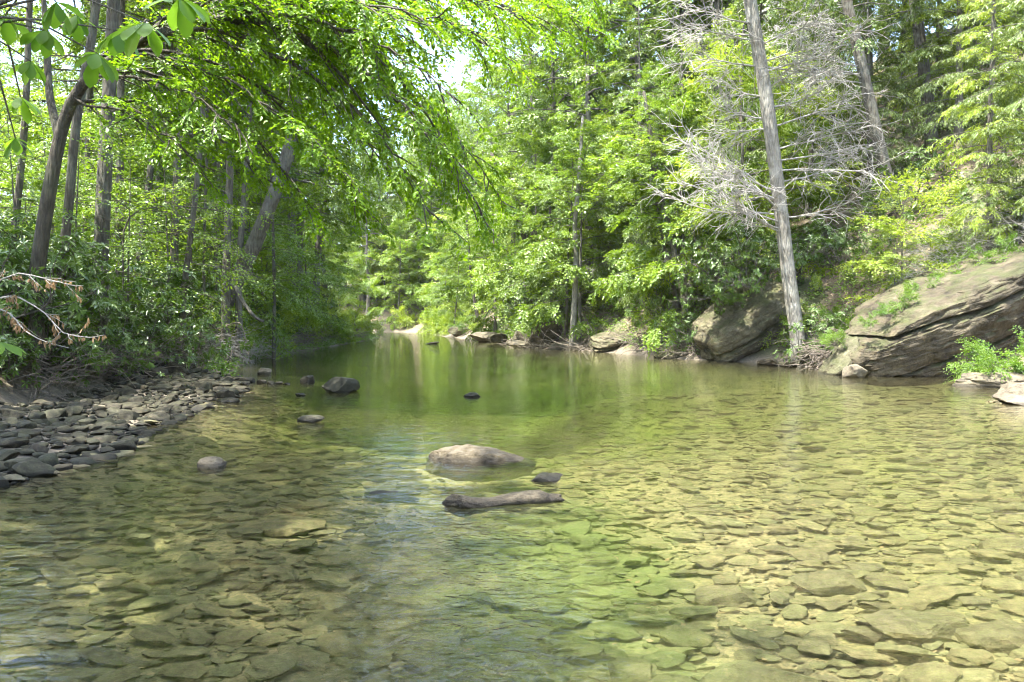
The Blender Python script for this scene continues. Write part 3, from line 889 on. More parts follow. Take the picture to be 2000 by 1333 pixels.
# outstanding submerged slabs
for (u, v, w, dp, lb, sd) in [(560, 1040, .40, .20, 'wide oval slab of stone lying flat underwater left of the riffle', 1), (1470, 1325, .34, .14, 'broad dark boulder under water at the bottom edge of the picture', 2),
                              (1610, 1150, .28, .13, 'dark flat stone under water in the sunny right shallows', 3), (1790, 1232, .32, .2, 'large square pale stone under water at lower right', 4),
                              (690, 1250, .22, .14, 'mossy oval stone under water at the left edge of the riffle', 5), (1960, 1250, .24, .15, 'dark stone under water at the lower right edge', 6),
                              (1425, 1160, .25, .13, 'dark mossy stone left of the dark flat stone under water', 7), (1970, 1070, .22, .15, 'grey block of stone under water by the right edge', 8)]:
    d = (CAM_H + 0.30) * F / (v - HORIZON)
    p = P(u, v, d)
    put_rock('submerged_stone', lb, u, v, d, (w, dp * 1.1, 0.085), 200 + sd, 'cobble_bed', 'stone', sink=0.36, z=h1(p[0], p[1]) + 0.01, sub=4, rough=0.1)

def sunken():
    rg = np.random.default_rng(19)
    xy = bed_region(rg, 900)
    z = height(xy[:, 0], xy[:, 1]) + rg.uniform(.01, .05, len(xy))
    az = rg.uniform(0, 2 * pi, len(xy)); nn = len(xy)
    mb = MB()
    ax = np.stack([np.cos(az), np.sin(az), rg.normal(0, .15, nn)], axis=1); sd = unit(np.cross(np.array([0, 0, 1.0]) + rg.normal(0, .25, (nn, 3)), ax))
    p = np.column_stack([xy, z]); L = rg.uniform(.03, .065, nn)[:, None]
    v = np.stack([p, p + ax * L * .5 + sd * L * .28, p + ax * L, p + ax * L * .5 - sd * L * .28], axis=1).reshape(-1, 3)
    b = np.arange(nn)[:, None] * 4
    mb.add(v, np.concatenate([b + np.array([0, 1, 2]), b + np.array([0, 2, 3])]))
    tag(obj('sunken_leaves', mb.mesh('sunken_leaves'), M['leaf_dead']), 'scattered brown sunken leaves on the riverbed', 'leaves', kind='stuff')
sunken()
# ---- gravel bar on the left
def bar_region(rng, n):
    y = 4.5 + 16.5 * rng.uniform(0, 1, n)
    s = -0.35 + 3.0 * rng.uniform(0, 1, n) ** 1.1
    return np.stack([edge_l(y) - s, y], axis=1)
gravel_bar = tag(obj('gravel_bar', None), 'bar of grey river cobbles along the left water edge', kind='structure')
bx, bs2 = throw(np.random.default_rng(12), 12000, bar_region, lambda r, n: np.clip(0.043 * np.exp(r.normal(0, .70, n)), 0.02, 0.22), 0.60)
zz = height(bx[:, 0], bx[:, 1])
scatter_stones(np.column_stack([bx, zz]), bs2, 'cobble_dry', gravel_bar, np.random.default_rng(13), 300, 'cobble', 0.22)
for i, (u, v, d, w, lb) in enumerate([(48, 928, 7.9, .21, 'pale rounded stone at the near end of the gravel bar'), (335, 735, 19.5, .5, 'largest grey slab at the back of the gravel bar'), (300, 745, 18.5, .33, 'dark leaning slab in front of the largest grey slab on the gravel bar')]):
    p = P(u, v, d)
    put_rock('bar_stone', lb, u, v, d, (w, w * .7, w * .45), 300 + i, 'cobble_dry', 'stone', sink=0.25, z=max(h1(p[0], p[1]), 0.0), sub=4)

# ------------------------------------------------------------------ foliage builders
def leaf4(mb, pos, ax, nrm, L, W, fold=0.3, droop=0.12):
    ax = unit(ax); side = unit(np.cross(nrm, ax)); nrm = np.cross(ax, side)
    L = np.broadcast_to(L, (len(pos),))[:, None]; W = np.broadcast_to(W, (len(pos),))[:, None]
    tip = pos + ax * L - np.array([0, 0, 1]) * L * droop
    mid = pos + ax * L * 0.45
    v = np.stack([pos, mid + side * W * .5 + nrm * fold * W * .5, tip, mid - side * W * .5 + nrm * fold * W * .5], axis=1).reshape(-1, 3)
    b = np.arange(len(pos))[:, None] * 4
    f = np.concatenate([b + np.array([0, 1, 2]), b + np.array([0, 2, 3])])
    mb.add(v, f)

def leaf6(mb, pos, ax, nrm, L, W, fold=0.25, droop=0.15):
    ax = unit(ax); side = unit(np.cross(nrm, ax)); nrm = np.cross(ax, side)
    L = np.broadcast_to(L, (len(pos),))[:, None]; W = np.broadcast_to(W, (len(pos),))[:, None]
    dn = np.array([0, 0, 1.0])
    c1 = pos + ax * L * .3; c2 = pos + ax * L * .68 - dn * L * droop * .4
    tip = pos + ax * L - dn * L * droop
    o = nrm * fold * W * .5
    v = np.stack([pos, c1 + side * W * .46 + o, c2 + side * W * .5 + o, tip, c2 - side * W * .5 + o, c1 - side * W * .46 + o], axis=1).reshape(-1, 3)
    b = np.arange(len(pos))[:, None] * 6
    mb.add(v, None, np.concatenate([b + np.array([0, 1, 2, 3]), b + np.array([0, 3, 4, 5])]))

def sprays(mb, rng, o, d, up, length, k, L, W, spread=0.35, droop=0.15, fold=0.3, angle=0.9):
    """flat leafy twigs: k leaves set alternately along each twig"""
    o = np.asarray(o, float); d = unit(d); n = len(o)
    side = unit(np.cross(up, d)); up = np.cross(d, side)
    length = np.broadcast_to(length, (n,))
    for j in range(k):
        t = (j + rng.uniform(0, 1, n)) / k
        sg = np.where(rng.uniform(0, 1, n) < 0.5, -1.0, 1.0)
        lat = spread * length * rng.uniform(0, 1, n) * np.sin(np.clip(t, .05, 1) * pi * 0.85)
        pos = o + d * (length * t)[:, None] + side * (sg * lat)[:, None] - np.array([0, 0, 1]) * (droop * length * t ** 2)[:, None] + up * rng.normal(0, .03, n)[:, None] * length[:, None]
        a = rng.normal(angle, .3, n)
        ax = d * np.cos(a)[:, None] + side * (sg * np.sin(a))[:, None] + rng.normal(0, .18, (n, 3))
        nr = up + rng.normal(0, .32, (n, 3))
        s = rng.uniform(.65, 1.2, n)
        leaf4(mb, pos, ax, nr, L * s, W * s, fold, droop)

def curve(p0, d0, length, nseg, rng, bend=(0, 0, 0), wob=0.12):
    d = unit(np.asarray(d0, float)); p = np.asarray(p0, float); out = [p]
    st = length / nseg
    bend = np.asarray(bend, float)
    for i in range(nseg):
        d = unit(d + bend / nseg + rng.normal(0, wob, 3))
        p = p + d * st
        out.append(p)
    return np.array(out)

def at(path, t):
    x = t * (len(path) - 1)
    i = min(int(x), len(path) - 2)
    return path[i] + (path[i + 1] - path[i]) * (x - i), unit(path[i + 1] - path[i])

def broadleaf(seed, H, cb, R, tr, nl, L, W, k=26, per=1.0, lean=(0, 0), up_el=(0.1, 0.8), trunk_pts=None, sub_n=5, flat=0.22):
    """returns (wood MB, leaf MB) in metres, base at the origin"""
    rng = np.random.default_rng(seed)
    wood, lv = MB(), MB()
    if trunk_pts is None:
        n = 12
        t = np.linspace(0, 1, n)
        ph = rng.uniform(0, 6, 2)
        trunk_pts = np.stack([lean[0] * t + 0.02 * H * np.sin(3 * t + ph[0]) * t, lean[1] * t + 0.02 * H * np.sin(3.4 * t + ph[1]) * t, H * t], axis=1)
    path = np.asarray(trunk_pts, float)
    tt = np.linspace(0, 1, len(path))
    rad = tr * (1 - 0.88 * tt) * (1 + 0.55 * np.exp(-tt * 30))
    wood.tube(path, rad, 9)
    O, D, U, LN = [], [], [], []
    for i in range(nl):
        u = (i + rng.uniform(.1, .9)) / nl
        h = cb + (H - cb) * u * 0.97
        p0, td = at(path, min(h / H, .995))
        az = i * 2.39996 + rng.normal(0, .3)
        env = (np.sin(pi * (0.18 + 0.80 * u)) ** 0.75)
        ln = R * max(env, .18) * rng.uniform(.7, 1.15)
        el = up_el[0] + (up_el[1] - up_el[0]) * u + rng.normal(0, .12)
        d0 = np.array([cos(az) * cos(el), sin(az) * cos(el), sin(el)])
        c = curve(p0, d0, ln, 7, rng, (0, 0, -0.35 - 0.3 * (1 - u)), .09)
        r0 = tr * (0.34 - 0.2 * u)
        wood.tube(c, np.linspace(r0, 0.006, 8), 5)
        ns = max(3, int(sub_n * (0.6 + ln / R)))
        for j in range(ns):
            t = 0.22 + 0.78 * (j + rng.uniform(0, .8)) / ns
            t = min(t, .99)
            q, dd = at(c, t)
            sgn = 1 if j % 2 else -1
            a = rng.uniform(.6, 1.1) * sgn
            sd = rotz(dd[None, :], a)[0]
            sd[2] += rng.normal(0.02, .18)
            sl = ln * rng.uniform(.28, .5) * (1.1 - .5 * t)
            sc = curve(q, sd, sl, 4, rng, (0, 0, -.3), .1)
            wood.tube(sc, np.linspace(max(r0 * .3 * (1 - t * .5), .006), .003, 5), 3, False)
            m = max(2, int(per * 3.2 * sl / 0.5))
            for g in range(m):
                tg = rng.uniform(.15, 1.0)
                pp, d2 = at(sc, tg)
                d3 = rotz(d2[None, :], rng.normal(0, .6))[0]
                d3[2] += rng.normal(-.05, .15)
                O.append(pp); D.append(d3); U.append(np.array([0, 0, 1]) + rng.normal(0, flat, 3)); LN.append(rng.uniform(.35, .75))
        for g in range(2):
            O.append(c[-1]); D.append(unit(c[-1] - c[-2]) + rng.normal(0, .3, 3)); U.append(np.array([0, 0, 1]) + rng.normal(0, flat, 3)); LN.append(rng.uniform(.4, .7))
    sprays(lv, rng, np.array(O), np.array(D), np.array(U), np.array(LN), k, L, W)
    return wood, lv

def hemlock(seed, H, cb, R, tr, nl, dens=1.0, trunk_pts=None):
    rng = np.random.default_rng(seed)
    wood, lv = MB(), MB()
    t = np.linspace(0, 1, 12)
    path = np.stack([0.01 * H * np.sin(3 * t), 0.01 * H * np.cos(2.5 * t) - 0.01 * H, H * t], axis=1) if trunk_pts is None else np.asarray(trunk_pts)
    wood.tube(path, tr * (1 - .92 * t) * (1 + .5 * np.exp(-t * 30)), 9)
    O, D, U, LN = [], [], [], []
    for i in range(nl):
        u = (i + rng.uniform(0, 1)) / nl
        p0, _ = at(path, min((cb + (H - cb) * u * .98) / H, .995))
        az = i * 2.39996 + rng.normal(0, .3)
        ln = R * (1.0 - .78 * u) * rng.uniform(.7, 1.1)
        el = 0.15 + .35 * u + rng.normal(0, .08)
        c = curve(p0, (cos(az) * cos(el), sin(az) * cos(el), sin(el)), ln, 7, rng, (0, 0, -.75), .06)
        wood.tube(c, np.linspace(tr * .16, .004, 8), 4)
        ns = int(max(5, ln / .17))
        for j in range(ns):
            tq = .12 + .88 * (j + rng.uniform(0, .6)) / ns
            q, dd = at(c, min(tq, .99))
            sd = rotz(dd[None, :], rng.uniform(.7, 1.1) * (1 if j % 2 else -1))[0]
            sl = ln * .42 * (1.08 - tq) + .18
            sc = curve(q, sd, sl, 3, rng, (0, 0, -.5), .06)
            wood.tube(sc, np.linspace(.006, .002, 4), 3, False)
            for g in range(max(1, int(dens * sl / .11))):
                pp, d2 = at(sc, rng.uniform(.05, 1))
                d3 = rotz(d2[None, :], rng.choice([-.7, .7]) + rng.normal(0, .2))[0]
                O.append(pp); D.append(d3); U.append(np.array([0, 0, 1]) + rng.normal(0, .2, 3)); LN.append(rng.uniform(.14, .26))
    sprays(lv, rng, np.array(O), np.array(D), np.array(U), np.array(LN), 9, .10, .036, .3, .35, .1, .7)
    return wood, lv

def rhodo(seed, H, R, nst=6, L=.15, W=.05, dens=1.0):
    rng = np.random.default_rng(seed)
    wood, lv = MB(), MB()
    tips = []
    for i in range(nst):
        az = i * 2 * pi / nst + rng.normal(0, .4)
        el = rng.uniform(.5, 1.25)
        c = curve((rng.normal(0, .1), rng.normal(0, .1), -.1), (cos(az) * cos(el), sin(az) * cos(el), sin(el)), H * rng.uniform(.75, 1.05), 8, rng, (cos(az) * .3, sin(az) * .3, .35), .22)
        wood.tube(c, np.linspace(.035, .014, 9), 5)
        for j in range(int(9 * dens)):
            q, dd = at(c, rng.uniform(.25, 1))
            sd = unit(dd + rng.normal(0, .8, 3) + np.array([0, 0, .35]))
            s = curve(q, sd, R * rng.uniform(.3, .75), 5, rng, (0, 0, .3), .22)
            wood.tube(s, np.linspace(.014, .006, 6), 4)
            tips.append((s[-1], unit(s[-1] - s[-2])))
            for g in range(4):
                q2, d2 = at(s, rng.uniform(.3, 1))
                s2 = curve(q2, unit(d2 + rng.normal(0, .8, 3) + np.array([0, 0, .2])), R * rng.uniform(.1, .3), 3, rng, (0, 0, .3), .2)
                wood.tube(s2, np.linspace(.007, .004, 4), 3)
                tips.append((s2[-1], unit(s2[-1] - s2[-2])))
    p = np.array([a for a, b in tips]); d = np.array([b for a, b in tips])
    n = len(p)
    ref = unit(np.cross(d, rng.normal(size=(n, 3)))); ref2 = np.cross(d, ref)
    for j in range(8):
        a = j * 2 * pi / 8 + rng.normal(0, .25, n)
        out = ref * np.cos(a)[:, None] + ref2 * np.sin(a)[:, None]
        ax = unit(out * 1.0 + d * rng.uniform(.1, .7, n)[:, None] - np.array([0, 0, .25]))
        s = rng.uniform(.7, 1.15, n)
        leaf6(lv, p + out * .01, ax, d + rng.normal(0, .15, (n, 3)), L * s, W * s, .3, .2)
    return wood, lv

def bush(seed, H, R, n_sprays, k, L, W, stems=7):
    rng = np.random.default_rng(seed)
    wood, lv = MB(), MB()
    O, D, U, LN = [], [], [], []
    per = n_sprays // (stems * 5)
    for i in range(stems):
        az = rng.uniform(0, 2 * pi); el = rng.uniform(.4, 1.4)
        c = curve((rng.normal(0, .08), rng.normal(0, .08), -.1), (cos(az) * cos(el), sin(az) * cos(el), sin(el)), H * rng.uniform(.7, 1.1), 6, rng, (cos(az) * .4, sin(az) * .4, -.1), .14)
        wood.tube(c, np.linspace(.02, .006, 7), 4)
        for j in range(5):
            q, dd = at(c, rng.uniform(.2, .98))
            s = curve(q, unit(dd + rng.normal(0, .7, 3)), R * rng.uniform(.25, .6), 4, rng, (0, 0, -.1), .15)
            wood.tube(s, np.linspace(.008, .003, 5), 3)
            for g in range(per):
                pp, d2 = at(s, rng.uniform(.1, 1))
                O.append(pp); D.append(unit(d2 + rng.normal(0, .5, 3))); U.append(np.array([0, 0, 1]) + rng.normal(0, .3, 3)); LN.append(rng.uniform(.2, .45))
    sprays(lv, rng, np.array(O), np.array(D), np.array(U), np.array(LN), k, L, W)
    return wood, lv

def twiggy(rng, mb, c, r0, n1, l1, n2, l2, n3=0, l3=0, sag=(0, 0, -.2), rmin=.004, spread=.8):
    """bare dead twigs on a limb"""
    for j in range(n1):
        t = .12 + .88 * (j + rng.uniform(0, .9)) / n1
        q, dd = at(c, min(t, .99))
        sd = rotz(dd[None, :], rng.uniform(.5, 1.0) * (1 if j % 2 else -1))[0] + rng.normal(0, .22, 3)
        s = curve(q, sd, l1 * rng.uniform(.5, 1.1) * (1.15 - .6 * t), 5, rng, sag, .13)
        mb.tube(s, np.linspace(max(r0 * .4, rmin * 1.6), rmin, 6), 3, False)
        for g in range(n2):
            q2, d2 = at(s, rng.uniform(.15, 1))
            s2 = curve(q2, unit(d2 + rng.normal(0, spread * .8, 3)), l2 * rng.uniform(.4, 1.1), 4, rng, sag, .16)
            mb.tube(s2, np.linspace(rmin * 1.1, rmin * .7, 5), 3, False)
            for e in range(n3):
                q3, d3 = at(s2, rng.uniform(.2, 1))
                s3 = curve(q3, unit(d3 + rng.normal(0, spread * .7, 3)), l3 * rng.uniform(.4, 1.1), 2, rng, sag, .16)
                mb.tube(s3, np.linspace(rmin * .8, rmin * .5, 3), 3, False)

def band(u, bands):
    for lim, txt in bands:
        if u < lim:
            return txt
RB = [(950, 'over the far rocks near the bend'), (1085, 'left of the thin pale tree'), (1180, 'behind the thin pale tree'), (1290, 'behind the undercut boulder'), (1400, 'behind the slim leaning trunks'), (1570, 'behind the tall pale trunk'), (1760, 'around the leaning grey trunk'), (9999, 'on the slope at the right edge')]
LB = [(60, 'at the left edge'), (180, 'behind the arching tree'), (300, 'behind the thick straight grey trunk'), (430, 'left of the leaning tree'), (560, 'behind the leaning tree'), (680, 'right of the leaning tree'), (9999, 'over the far left water edge')]
CB = [(700, 'left of the pale beach'), (780, 'straight above the pale beach'), (860, 'just right of the pale beach'), (960, 'above the farthest rocks'), (9999, 'right of the farthest rocks')]
def size_word(k, names=('small', 'middling', 'large')):
    return names[0] if k < .93 else names[1] if k < 1.08 else names[2]
def dep(y, a=45, b=68):
    return 'near' if y < a else 'farther' if y < b else 'distant'
# prototypes shared by many trees
class Proto:
    def __init__(self, wl_, wood_mat, leaf_m):
        w, l_ = wl_
        self.wood = w.mesh('trunk', True); self.wood.materials.append(M[wood_mat])
        self.leaf = l_.mesh('crown', False); self.leaf.materials.append(M[leaf_m])
    def place(self, name, label, cat, x, y, scale=1.0, rz=0.0, group=None, z=None, tilt=(0, 0), leaf_name='crown', wood_name='trunk', sink=0.12, leaf_m=None):
        zz = h1(x, y) - sink if z is None else z
        t = thing(name, label, cat, (x, y, zz), rz, scale, group)
        t.rotation_euler = (tilt[0], tilt[1], rz)
        a = obj(wood_name, self.wood, None, t)
        b = obj(leaf_name, self.leaf, None, t)
        if leaf_m:
            b.material_slots[0].link = 'OBJECT'
            b.material_slots[0].material = M[leaf_m]
        return t

CANOPY = [Proto(broadleaf(700 + i, 21, 6.5, 4.6, .24, 40, .13, .09, 28, .62, sub_n=5, flat=.5, up_el=(.0, 1.0)), 'bark_mid', 'leaf_canopy') for i in range(3)]
MIDST = [Proto(broadleaf(720 + i, 9.5, 1.2, 3.2, .09, 26, (.082, .105, .13, .095)[i], (.054, .073, .09, .05)[i], (42, 32, 24, 40)[i], 1.0, sub_n=6, up_el=(.0, 1.05), flat=.42), 'bark_mid', ('leaf_maple', 'leaf_canopy', 'leaf_maple', 'leaf_maple')[i]) for i in range(4)]
HEM = [Proto(hemlock(740 + i, 13, 1.0, 3.4, .14, 50, .9), 'bark_mid', 'leaf_hemlock') for i in range(2)]
RHO = [Proto(rhodo(760 + i, 1.9, 1.5, 6), 'bark_mid', 'leaf_rhodo') for i in range(4)]
BUSH = [Proto(bush(780 + i, 1.3, 1.2, 420, 12, .07, .045), 'bark_mid', 'leaf_maple') for i in range(3)]

def smooth_path(pts, n=14):
    pts = np.asarray(pts, float)
    t = np.concatenate([[0], np.cumsum(np.linalg.norm(np.diff(pts, axis=0), axis=1))])
    q = np.linspace(0, t[-1], n * 4)
    out = np.stack([np.interp(q, t, pts[:, i]) for i in range(3)], axis=1)
    for _ in range(10):
        out[1:-1] = (out[:-2] + 2 * out[1:-1] + out[2:]) / 4
    return out[np.linspace(0, len(out) - 1, n).astype(int)]

def trunk_tree(name, label, pix, d, w0, bark, ztop=17.0, crown=None, crown_z=0.0, crown_scale=1.0, stubs=6, seed=0, group=None, stub_len=1.6, base_ext=True, leaf_m=None, taper=0.55, twig_m=None, flare=.45):
    """a tree whose visible trunk follows photo pixels; it goes on above the frame up to ztop"""
    rng = np.random.default_rng(seed)
    pts = [P(u, v, dd if not np.isscalar(d) else d) for (u, v), dd in zip(pix, (d if not np.isscalar(d) else [d] * len(pix)))]
    b = pts[0].copy()
    g = h1(b[0], b[1]) - 0.15
    if base_ext:
        pts = [np.array([b[0], b[1], min(g, b[2] - .05)])] + pts
    if pts[-1][2] < ztop:
        dv = unit(pts[-1] - pts[-2]); dv = unit(dv + np.array([0, 0, .6]))
        pts.append(pts[-1] + dv * (ztop - pts[-1][2]) / max(dv[2], .3))
    path = smooth_path(pts, 26)
    base = path[0].copy()
    s = np.linspace(0, 1, 26)
    r = w0 / 2 * (1 - taper * s) * (1 + flare * np.exp(-s * 28))
    t = thing(name, label, 'tree', tuple(base), group=group)
    mb = MB(); 
    pj = path - base
    mb.tube(pj, r * (1 + 0.05 * vnoise(pj * 1.7 + seed)), 12)
    for k in range(5):                      # root flare
        a = k * 1.257 + rng.uniform(0, .6)
        c = np.array([pj[0] + np.array([cos(a), sin(a), 0]) * w0 * .2 + np.array([0, 0, w0 * .7]), pj[0] + np.array([cos(a), sin(a), 0]) * w0 * .62 + np.array([0, 0, w0 * .22]), pj[0] + np.array([cos(a), sin(a), 0]) * w0 * 1.2 - np.array([0, 0, .08])])
        mb.tube(c, [w0 * .2, w0 * .17, w0 * .08], 6)
    tr_o = obj('trunk', mb.mesh('trunk', True), M[bark], t)
    if stubs:
        for k in range(stubs):
            q, dd = at(pj, rng.uniform(.12, .75))
            az = rng.uniform(0, 2 * pi)
            c = curve(q, (cos(az), sin(az), rng.uniform(-.1, .35)), stub_len * rng.uniform(.4, 1.3), 6, rng, (0, 0, -.3), .1)
            m2 = MB()
            m2.tube(c, np.linspace(.028, .006, 7), 4)
            twiggy(rng, m2, c, .012, 5, stub_len * .4, 3, stub_len * .2, rmin=.004)
            obj('dead_branch', m2.mesh('dead_branch', True), M[twig_m or bark], tr_o)
    if crown is not None:
        c = obj('crown', crown.leaf, None, t)
        w = obj('limbs', crown.wood, None, t)
        off = path[-1] - base
        top = {'leaf': 21}
        for o in (c, w):
            o.scale = (crown_scale,) * 3
            o.rotation_euler = (0, 0, rng.uniform(0, 6))
            hh = 21.0 * crown_scale
            o.location = (path[14][0] - base[0], path[14][1] - base[1], off[2] + 1.0 - hh)
        if leaf_m:
            c.material_slots[0].link = 'OBJECT'; c.material_slots[0].material = M[leaf_m]
    return t, path

# a crown for trunk trees: limbs only, no second trunk
def crown_proto(seed):
    w, l_ = broadleaf(seed, 21, 9.5, 4.4, .16, 26, .145, .10, 20, .62, sub_n=5, flat=.45)
    w.v, w.f4, w.f3 = w.v[1:], w.f4[1:], w.f3[1:]          # drop the trunk tube
    n0 = 12 * 9 + 1
    w.f4 = [f - n0 for f in w.f4]; w.f3 = [f - n0 for f in w.f3]
    return Proto((w, l_), 'bark_mid', 'leaf_canopy')
CROWN = [crown_proto(800 + i) for i in range(2)]

# ------------------------------------------------------------------ right bank trees
def bare_limbs(t, path, specs, seed, name, mat='twig_grey', n1=12, l1=.9, n2=7, l2=.5, n3=3, l3=.25, r0=.035):
    rng = np.random.default_rng(seed)
    base = np.array(t.location)
    for (tt, az, el, ln, bz) in specs:
        q, _ = at(path - base, tt)
        c = curve(q, (cos(az) * cos(el), sin(az) * cos(el), sin(el)), ln, 9, rng, (0, 0, bz), .08)
        mb = MB(); mb.tube(c, np.linspace(r0, .008, 10), 5)
        twiggy(rng, mb, c, r0 * .5, n1, l1, n2, l2, n3, l3, sag=(0, 0, -.15), rmin=.010)
        obj(name, mb.mesh(name, True), M[mat], next(c for c in t.children if c.name.startswith('trunk')))

t1, p1 = trunk_tree('tree', 'tall pale grey trunk with bare dead branches between the two big boulders', [(1562, 690), (1552, 620), (1540, 540), (1530, 450), (1516, 340), (1502, 230), (1487, 130), (1464, 0)], 26.3, .49, 'bark_pale', 19, CROWN[0], 0, .75, 0, 1, taper=.25, flare=.12, leaf_m='leaf_hemlock')
sp = []
rs = np.random.default_rng(5)
for i in range(14):
    tt = rs.uniform(.32, .62)
    az = pi + rs.normal(0, .5) if i % 2 else rs.normal(0, .5)
    sp.append((tt, az, rs.uniform(-.05, .35), rs.uniform(1.6, 3.4), rs.uniform(-.3, .6)))
sp += [(.25, pi + .35, .15, 3.9, .35), (.285, pi + .55, .2, 3.6, .3), (.30, pi - .05, .1, 4.2, .4), (.245, pi + .2, .1, 3.6, .5), (.26, pi + .5, .2, 3.2, .5), (.275, pi - .1, .15, 4.0, .4), (.30, pi + .3, .2, 3.4, .2), (.315, pi + .1, .25, 3.8, .1), (.33, .1, .05, 2.6, .9), (.27, -.4, .0, 3.0, 1.0), (.38, -.3, .1, 2.8, .2), (.42, -.5, .0, 3.0, .3), (.36, -.2, .2, 3.0, -.2)]
bare_limbs(t1, p1, sp, 61, 'branch', n1=12, n2=4, n3=1, l1=1.3, l2=.85, l3=.45)
t2, p2 = trunk_tree('tree', 'leaning grey trunk right of the tall pale one, higher on the slope', [(1762, 448), (1738, 370), (1712, 260), (1690, 160), (1672, 80), (1652, 0)], 31.5, .48, 'bark_mid', 21, CROWN[1], 0, .8, 0, 2, taper=.3, flare=.2, leaf_m='leaf_hemlock')
sp = [(rs.uniform(.2, .62), pi + rs.normal(0, .45), rs.uniform(0, .4), rs.uniform(1.8, 4.2), rs.uniform(-.8, .1)) for i in range(15)]
bare_limbs(t2, p2, sp, 62, 'branch', n1=9, n2=4, n3=1, l1=1.3, l2=.85, l3=.45)
t3, p3 = trunk_tree('tree', 'grey trunk rising behind the bright yellow green sapling', [(1832, 425), (1824, 330), (1812, 200), (1800, 100), (1786, 0)], 34.5, .58, 'bark_mid', 22, CROWN[0], 0, .8, 8, 3, taper=.4, leaf_m='leaf_hemlock', twig_m='twig_grey')
t4, p4 = trunk_tree('tree', 'thin pale tree standing alone on the bank by the undercut boulder', [(1119, 652), (1122, 590), (1126, 520), (1122, 440), (1130, 360)], 41.5, .34, 'bark_pale', 12, CROWN[1], 0, .55, 3, 4, leaf_m='leaf_maple')
for i, (pix, d, w, lb) in enumerate([([(1338, 600), (1322, 520), (1306, 440), (1290, 380)], 33.5, .3, 'leaning slim trunk left of the rhododendron above the grey boulder'),
                                     ([(1322, 590), (1300, 500), (1285, 420)], 34.5, .22, 'thinner companion of the leaning slim trunk above the grey boulder'),
                                     ([(1027, 470), (1010, 430), (985, 370), (960, 300)], 58, .5, 'dark leaning trunk half hidden by leaves above the far right bank'),
                                     ([(1095, 600), (1088, 540), (1080, 480)], 50, .25, 'short dark trunk behind the thin pale tree'),
                                     ([(935, 630), (925, 580), (920, 540)], 66, .3, 'dark stem among the leaves over the far rocks'),
                                     ([(1898, 130), (1893, 70), (1885, 0)], 40, .3, 'slender grey trunk high on the slope at upper right'),
                                     ([(1918, 125), (1912, 60), (1908, 0)], 40.5, .22, 'thinner of two slender trunks high on the slope at upper right')]):
    trunk_tree('tree', lb, pix, d, w, 'bark_mid', 11 if i < 5 else 22, CROWN[i % 2], 0, .5, 3, 20 + i, leaf_m='leaf_maple')

# crowns of the bank trees over the river: mid-storey maples
rng = np.random.default_rng(70)
placed = []
def far_enough(x, y, r):
    for (a, b, c) in placed:
        if (a - x) ** 2 + (b - y) ** 2 < ((r + c) * .5) ** 2:
            return False
    placed.append((x, y, r)); return True

right_named = [(3.6, 42.5, 1.15, 'layered maple crown around the thin pale tree'), (7.4, 36.5, 1.0, 'green maple behind the slim leaning trunks'), (1.5, 50, 1.25, 'bright maple leaning out over the far rocks'),
               (10.8, 33.5, .8, 'dark green understorey tree above the grey boulder'), (-1.2, 58, 1.3, 'tall leafy tree over the far right bank')]
for (x, y, s, lb) in right_named:
    MIDST[int(y) % 4].place('maple_tree', lb, 'tree', x, y, s, y * 1.3)
    placed.append((x, y, 2))
n = 0
while n < 62:
    y = rng.uniform(30, 100); sr = rng.uniform(1.0, 24) if y < 70 else rng.uniform(1, 30)
    x = edge_r(y) + sr
    u = 1000 + x / y * F
    if u > 2150 or (x > 9 and y < 33): continue
    if not far_enough(x, y, 2.0): continue
    sc_ = rng.uniform(.75, 1.25)
    MIDST[n % 4].place('maple_tree', dep(y) + ' ' + size_word(sc_) + (' yellow green' if n % 5 == 0 else ' light green') + ' leafy tree ' + band(u, RB), 'tree', x, y, sc_, rng.uniform(0, 6), 'leafy trees of the right bank',
                       leaf_m=('leaf_bright' if n % 5 == 0 else None), tilt=(rng.normal(0, .08), rng.normal(-.08, .08)))
    n += 1
n = 0
while n < 64:
    y = rng.uniform(38, 125); sr = rng.uniform(7, 40)
    x = edge_r(y) + sr
    u = 1000 + x / y * F
    if u > 2150 or u < 980: continue
    if not far_enough(x, y, 2.4): continue
    sc_ = rng.uniform(.85, 1.25)
    CANOPY[n % 3].place('canopy_tree', dep(y, 60, 90) + ' ' + size_word(sc_) + ' canopy tree topping the hillside ' + band(u, RB), 'tree', x, y, sc_, rng.uniform(0, 6), 'tall trees of the right hillside')
    n += 1
for i, (u, d) in enumerate([(1040, 62), (1090, 55), (1150, 50), (1200, 58), (1250, 48), (1330, 52), (1000, 74), (1400, 46)]):
    x = (u - 1000) / F * d
    CANOPY[i % 3].place('canopy_tree', 'tall dense canopy tree reaching the top of the picture ' + band(u, RB), 'tree', x, d, 1.15, i * 1.9, 'tall trees of the right hillside')
# the wood that closes the view at the bend
n = 0
while n < 96:
    y = rng.uniform(96, 150); u = rng.uniform(560, 1150)
    x = (u - 1000) / F * y
    if x < edge_r(y) + 1.0: continue
    if not far_enough(x, y, 2.2): continue
    if n % 2:
        CANOPY[n % 3].place('canopy_tree', dep(y, 115, 132) + ' tall tree of the wood closing the bend ' + band(u, CB), 'tree', x, y, rng.uniform(.95, 1.2) * (1.22 if u > 830 else 1.0), rng.uniform(0, 6), 'wood at the river bend')
    else:
        MIDST[n % 4].place('maple_tree', dep(y, 115, 132) + (' bright' if n % 3 < 2 else ' green') + ' leafy tree at the river bend ' + band(u, CB), 'tree', x, y, rng.uniform(1.0, 1.5), rng.uniform(0, 6), 'small trees at the river bend', leaf_m=('leaf_bright' if n % 3 < 2 else None))  # most of these leaves are coloured paler to stand in for sunlight
    n += 1

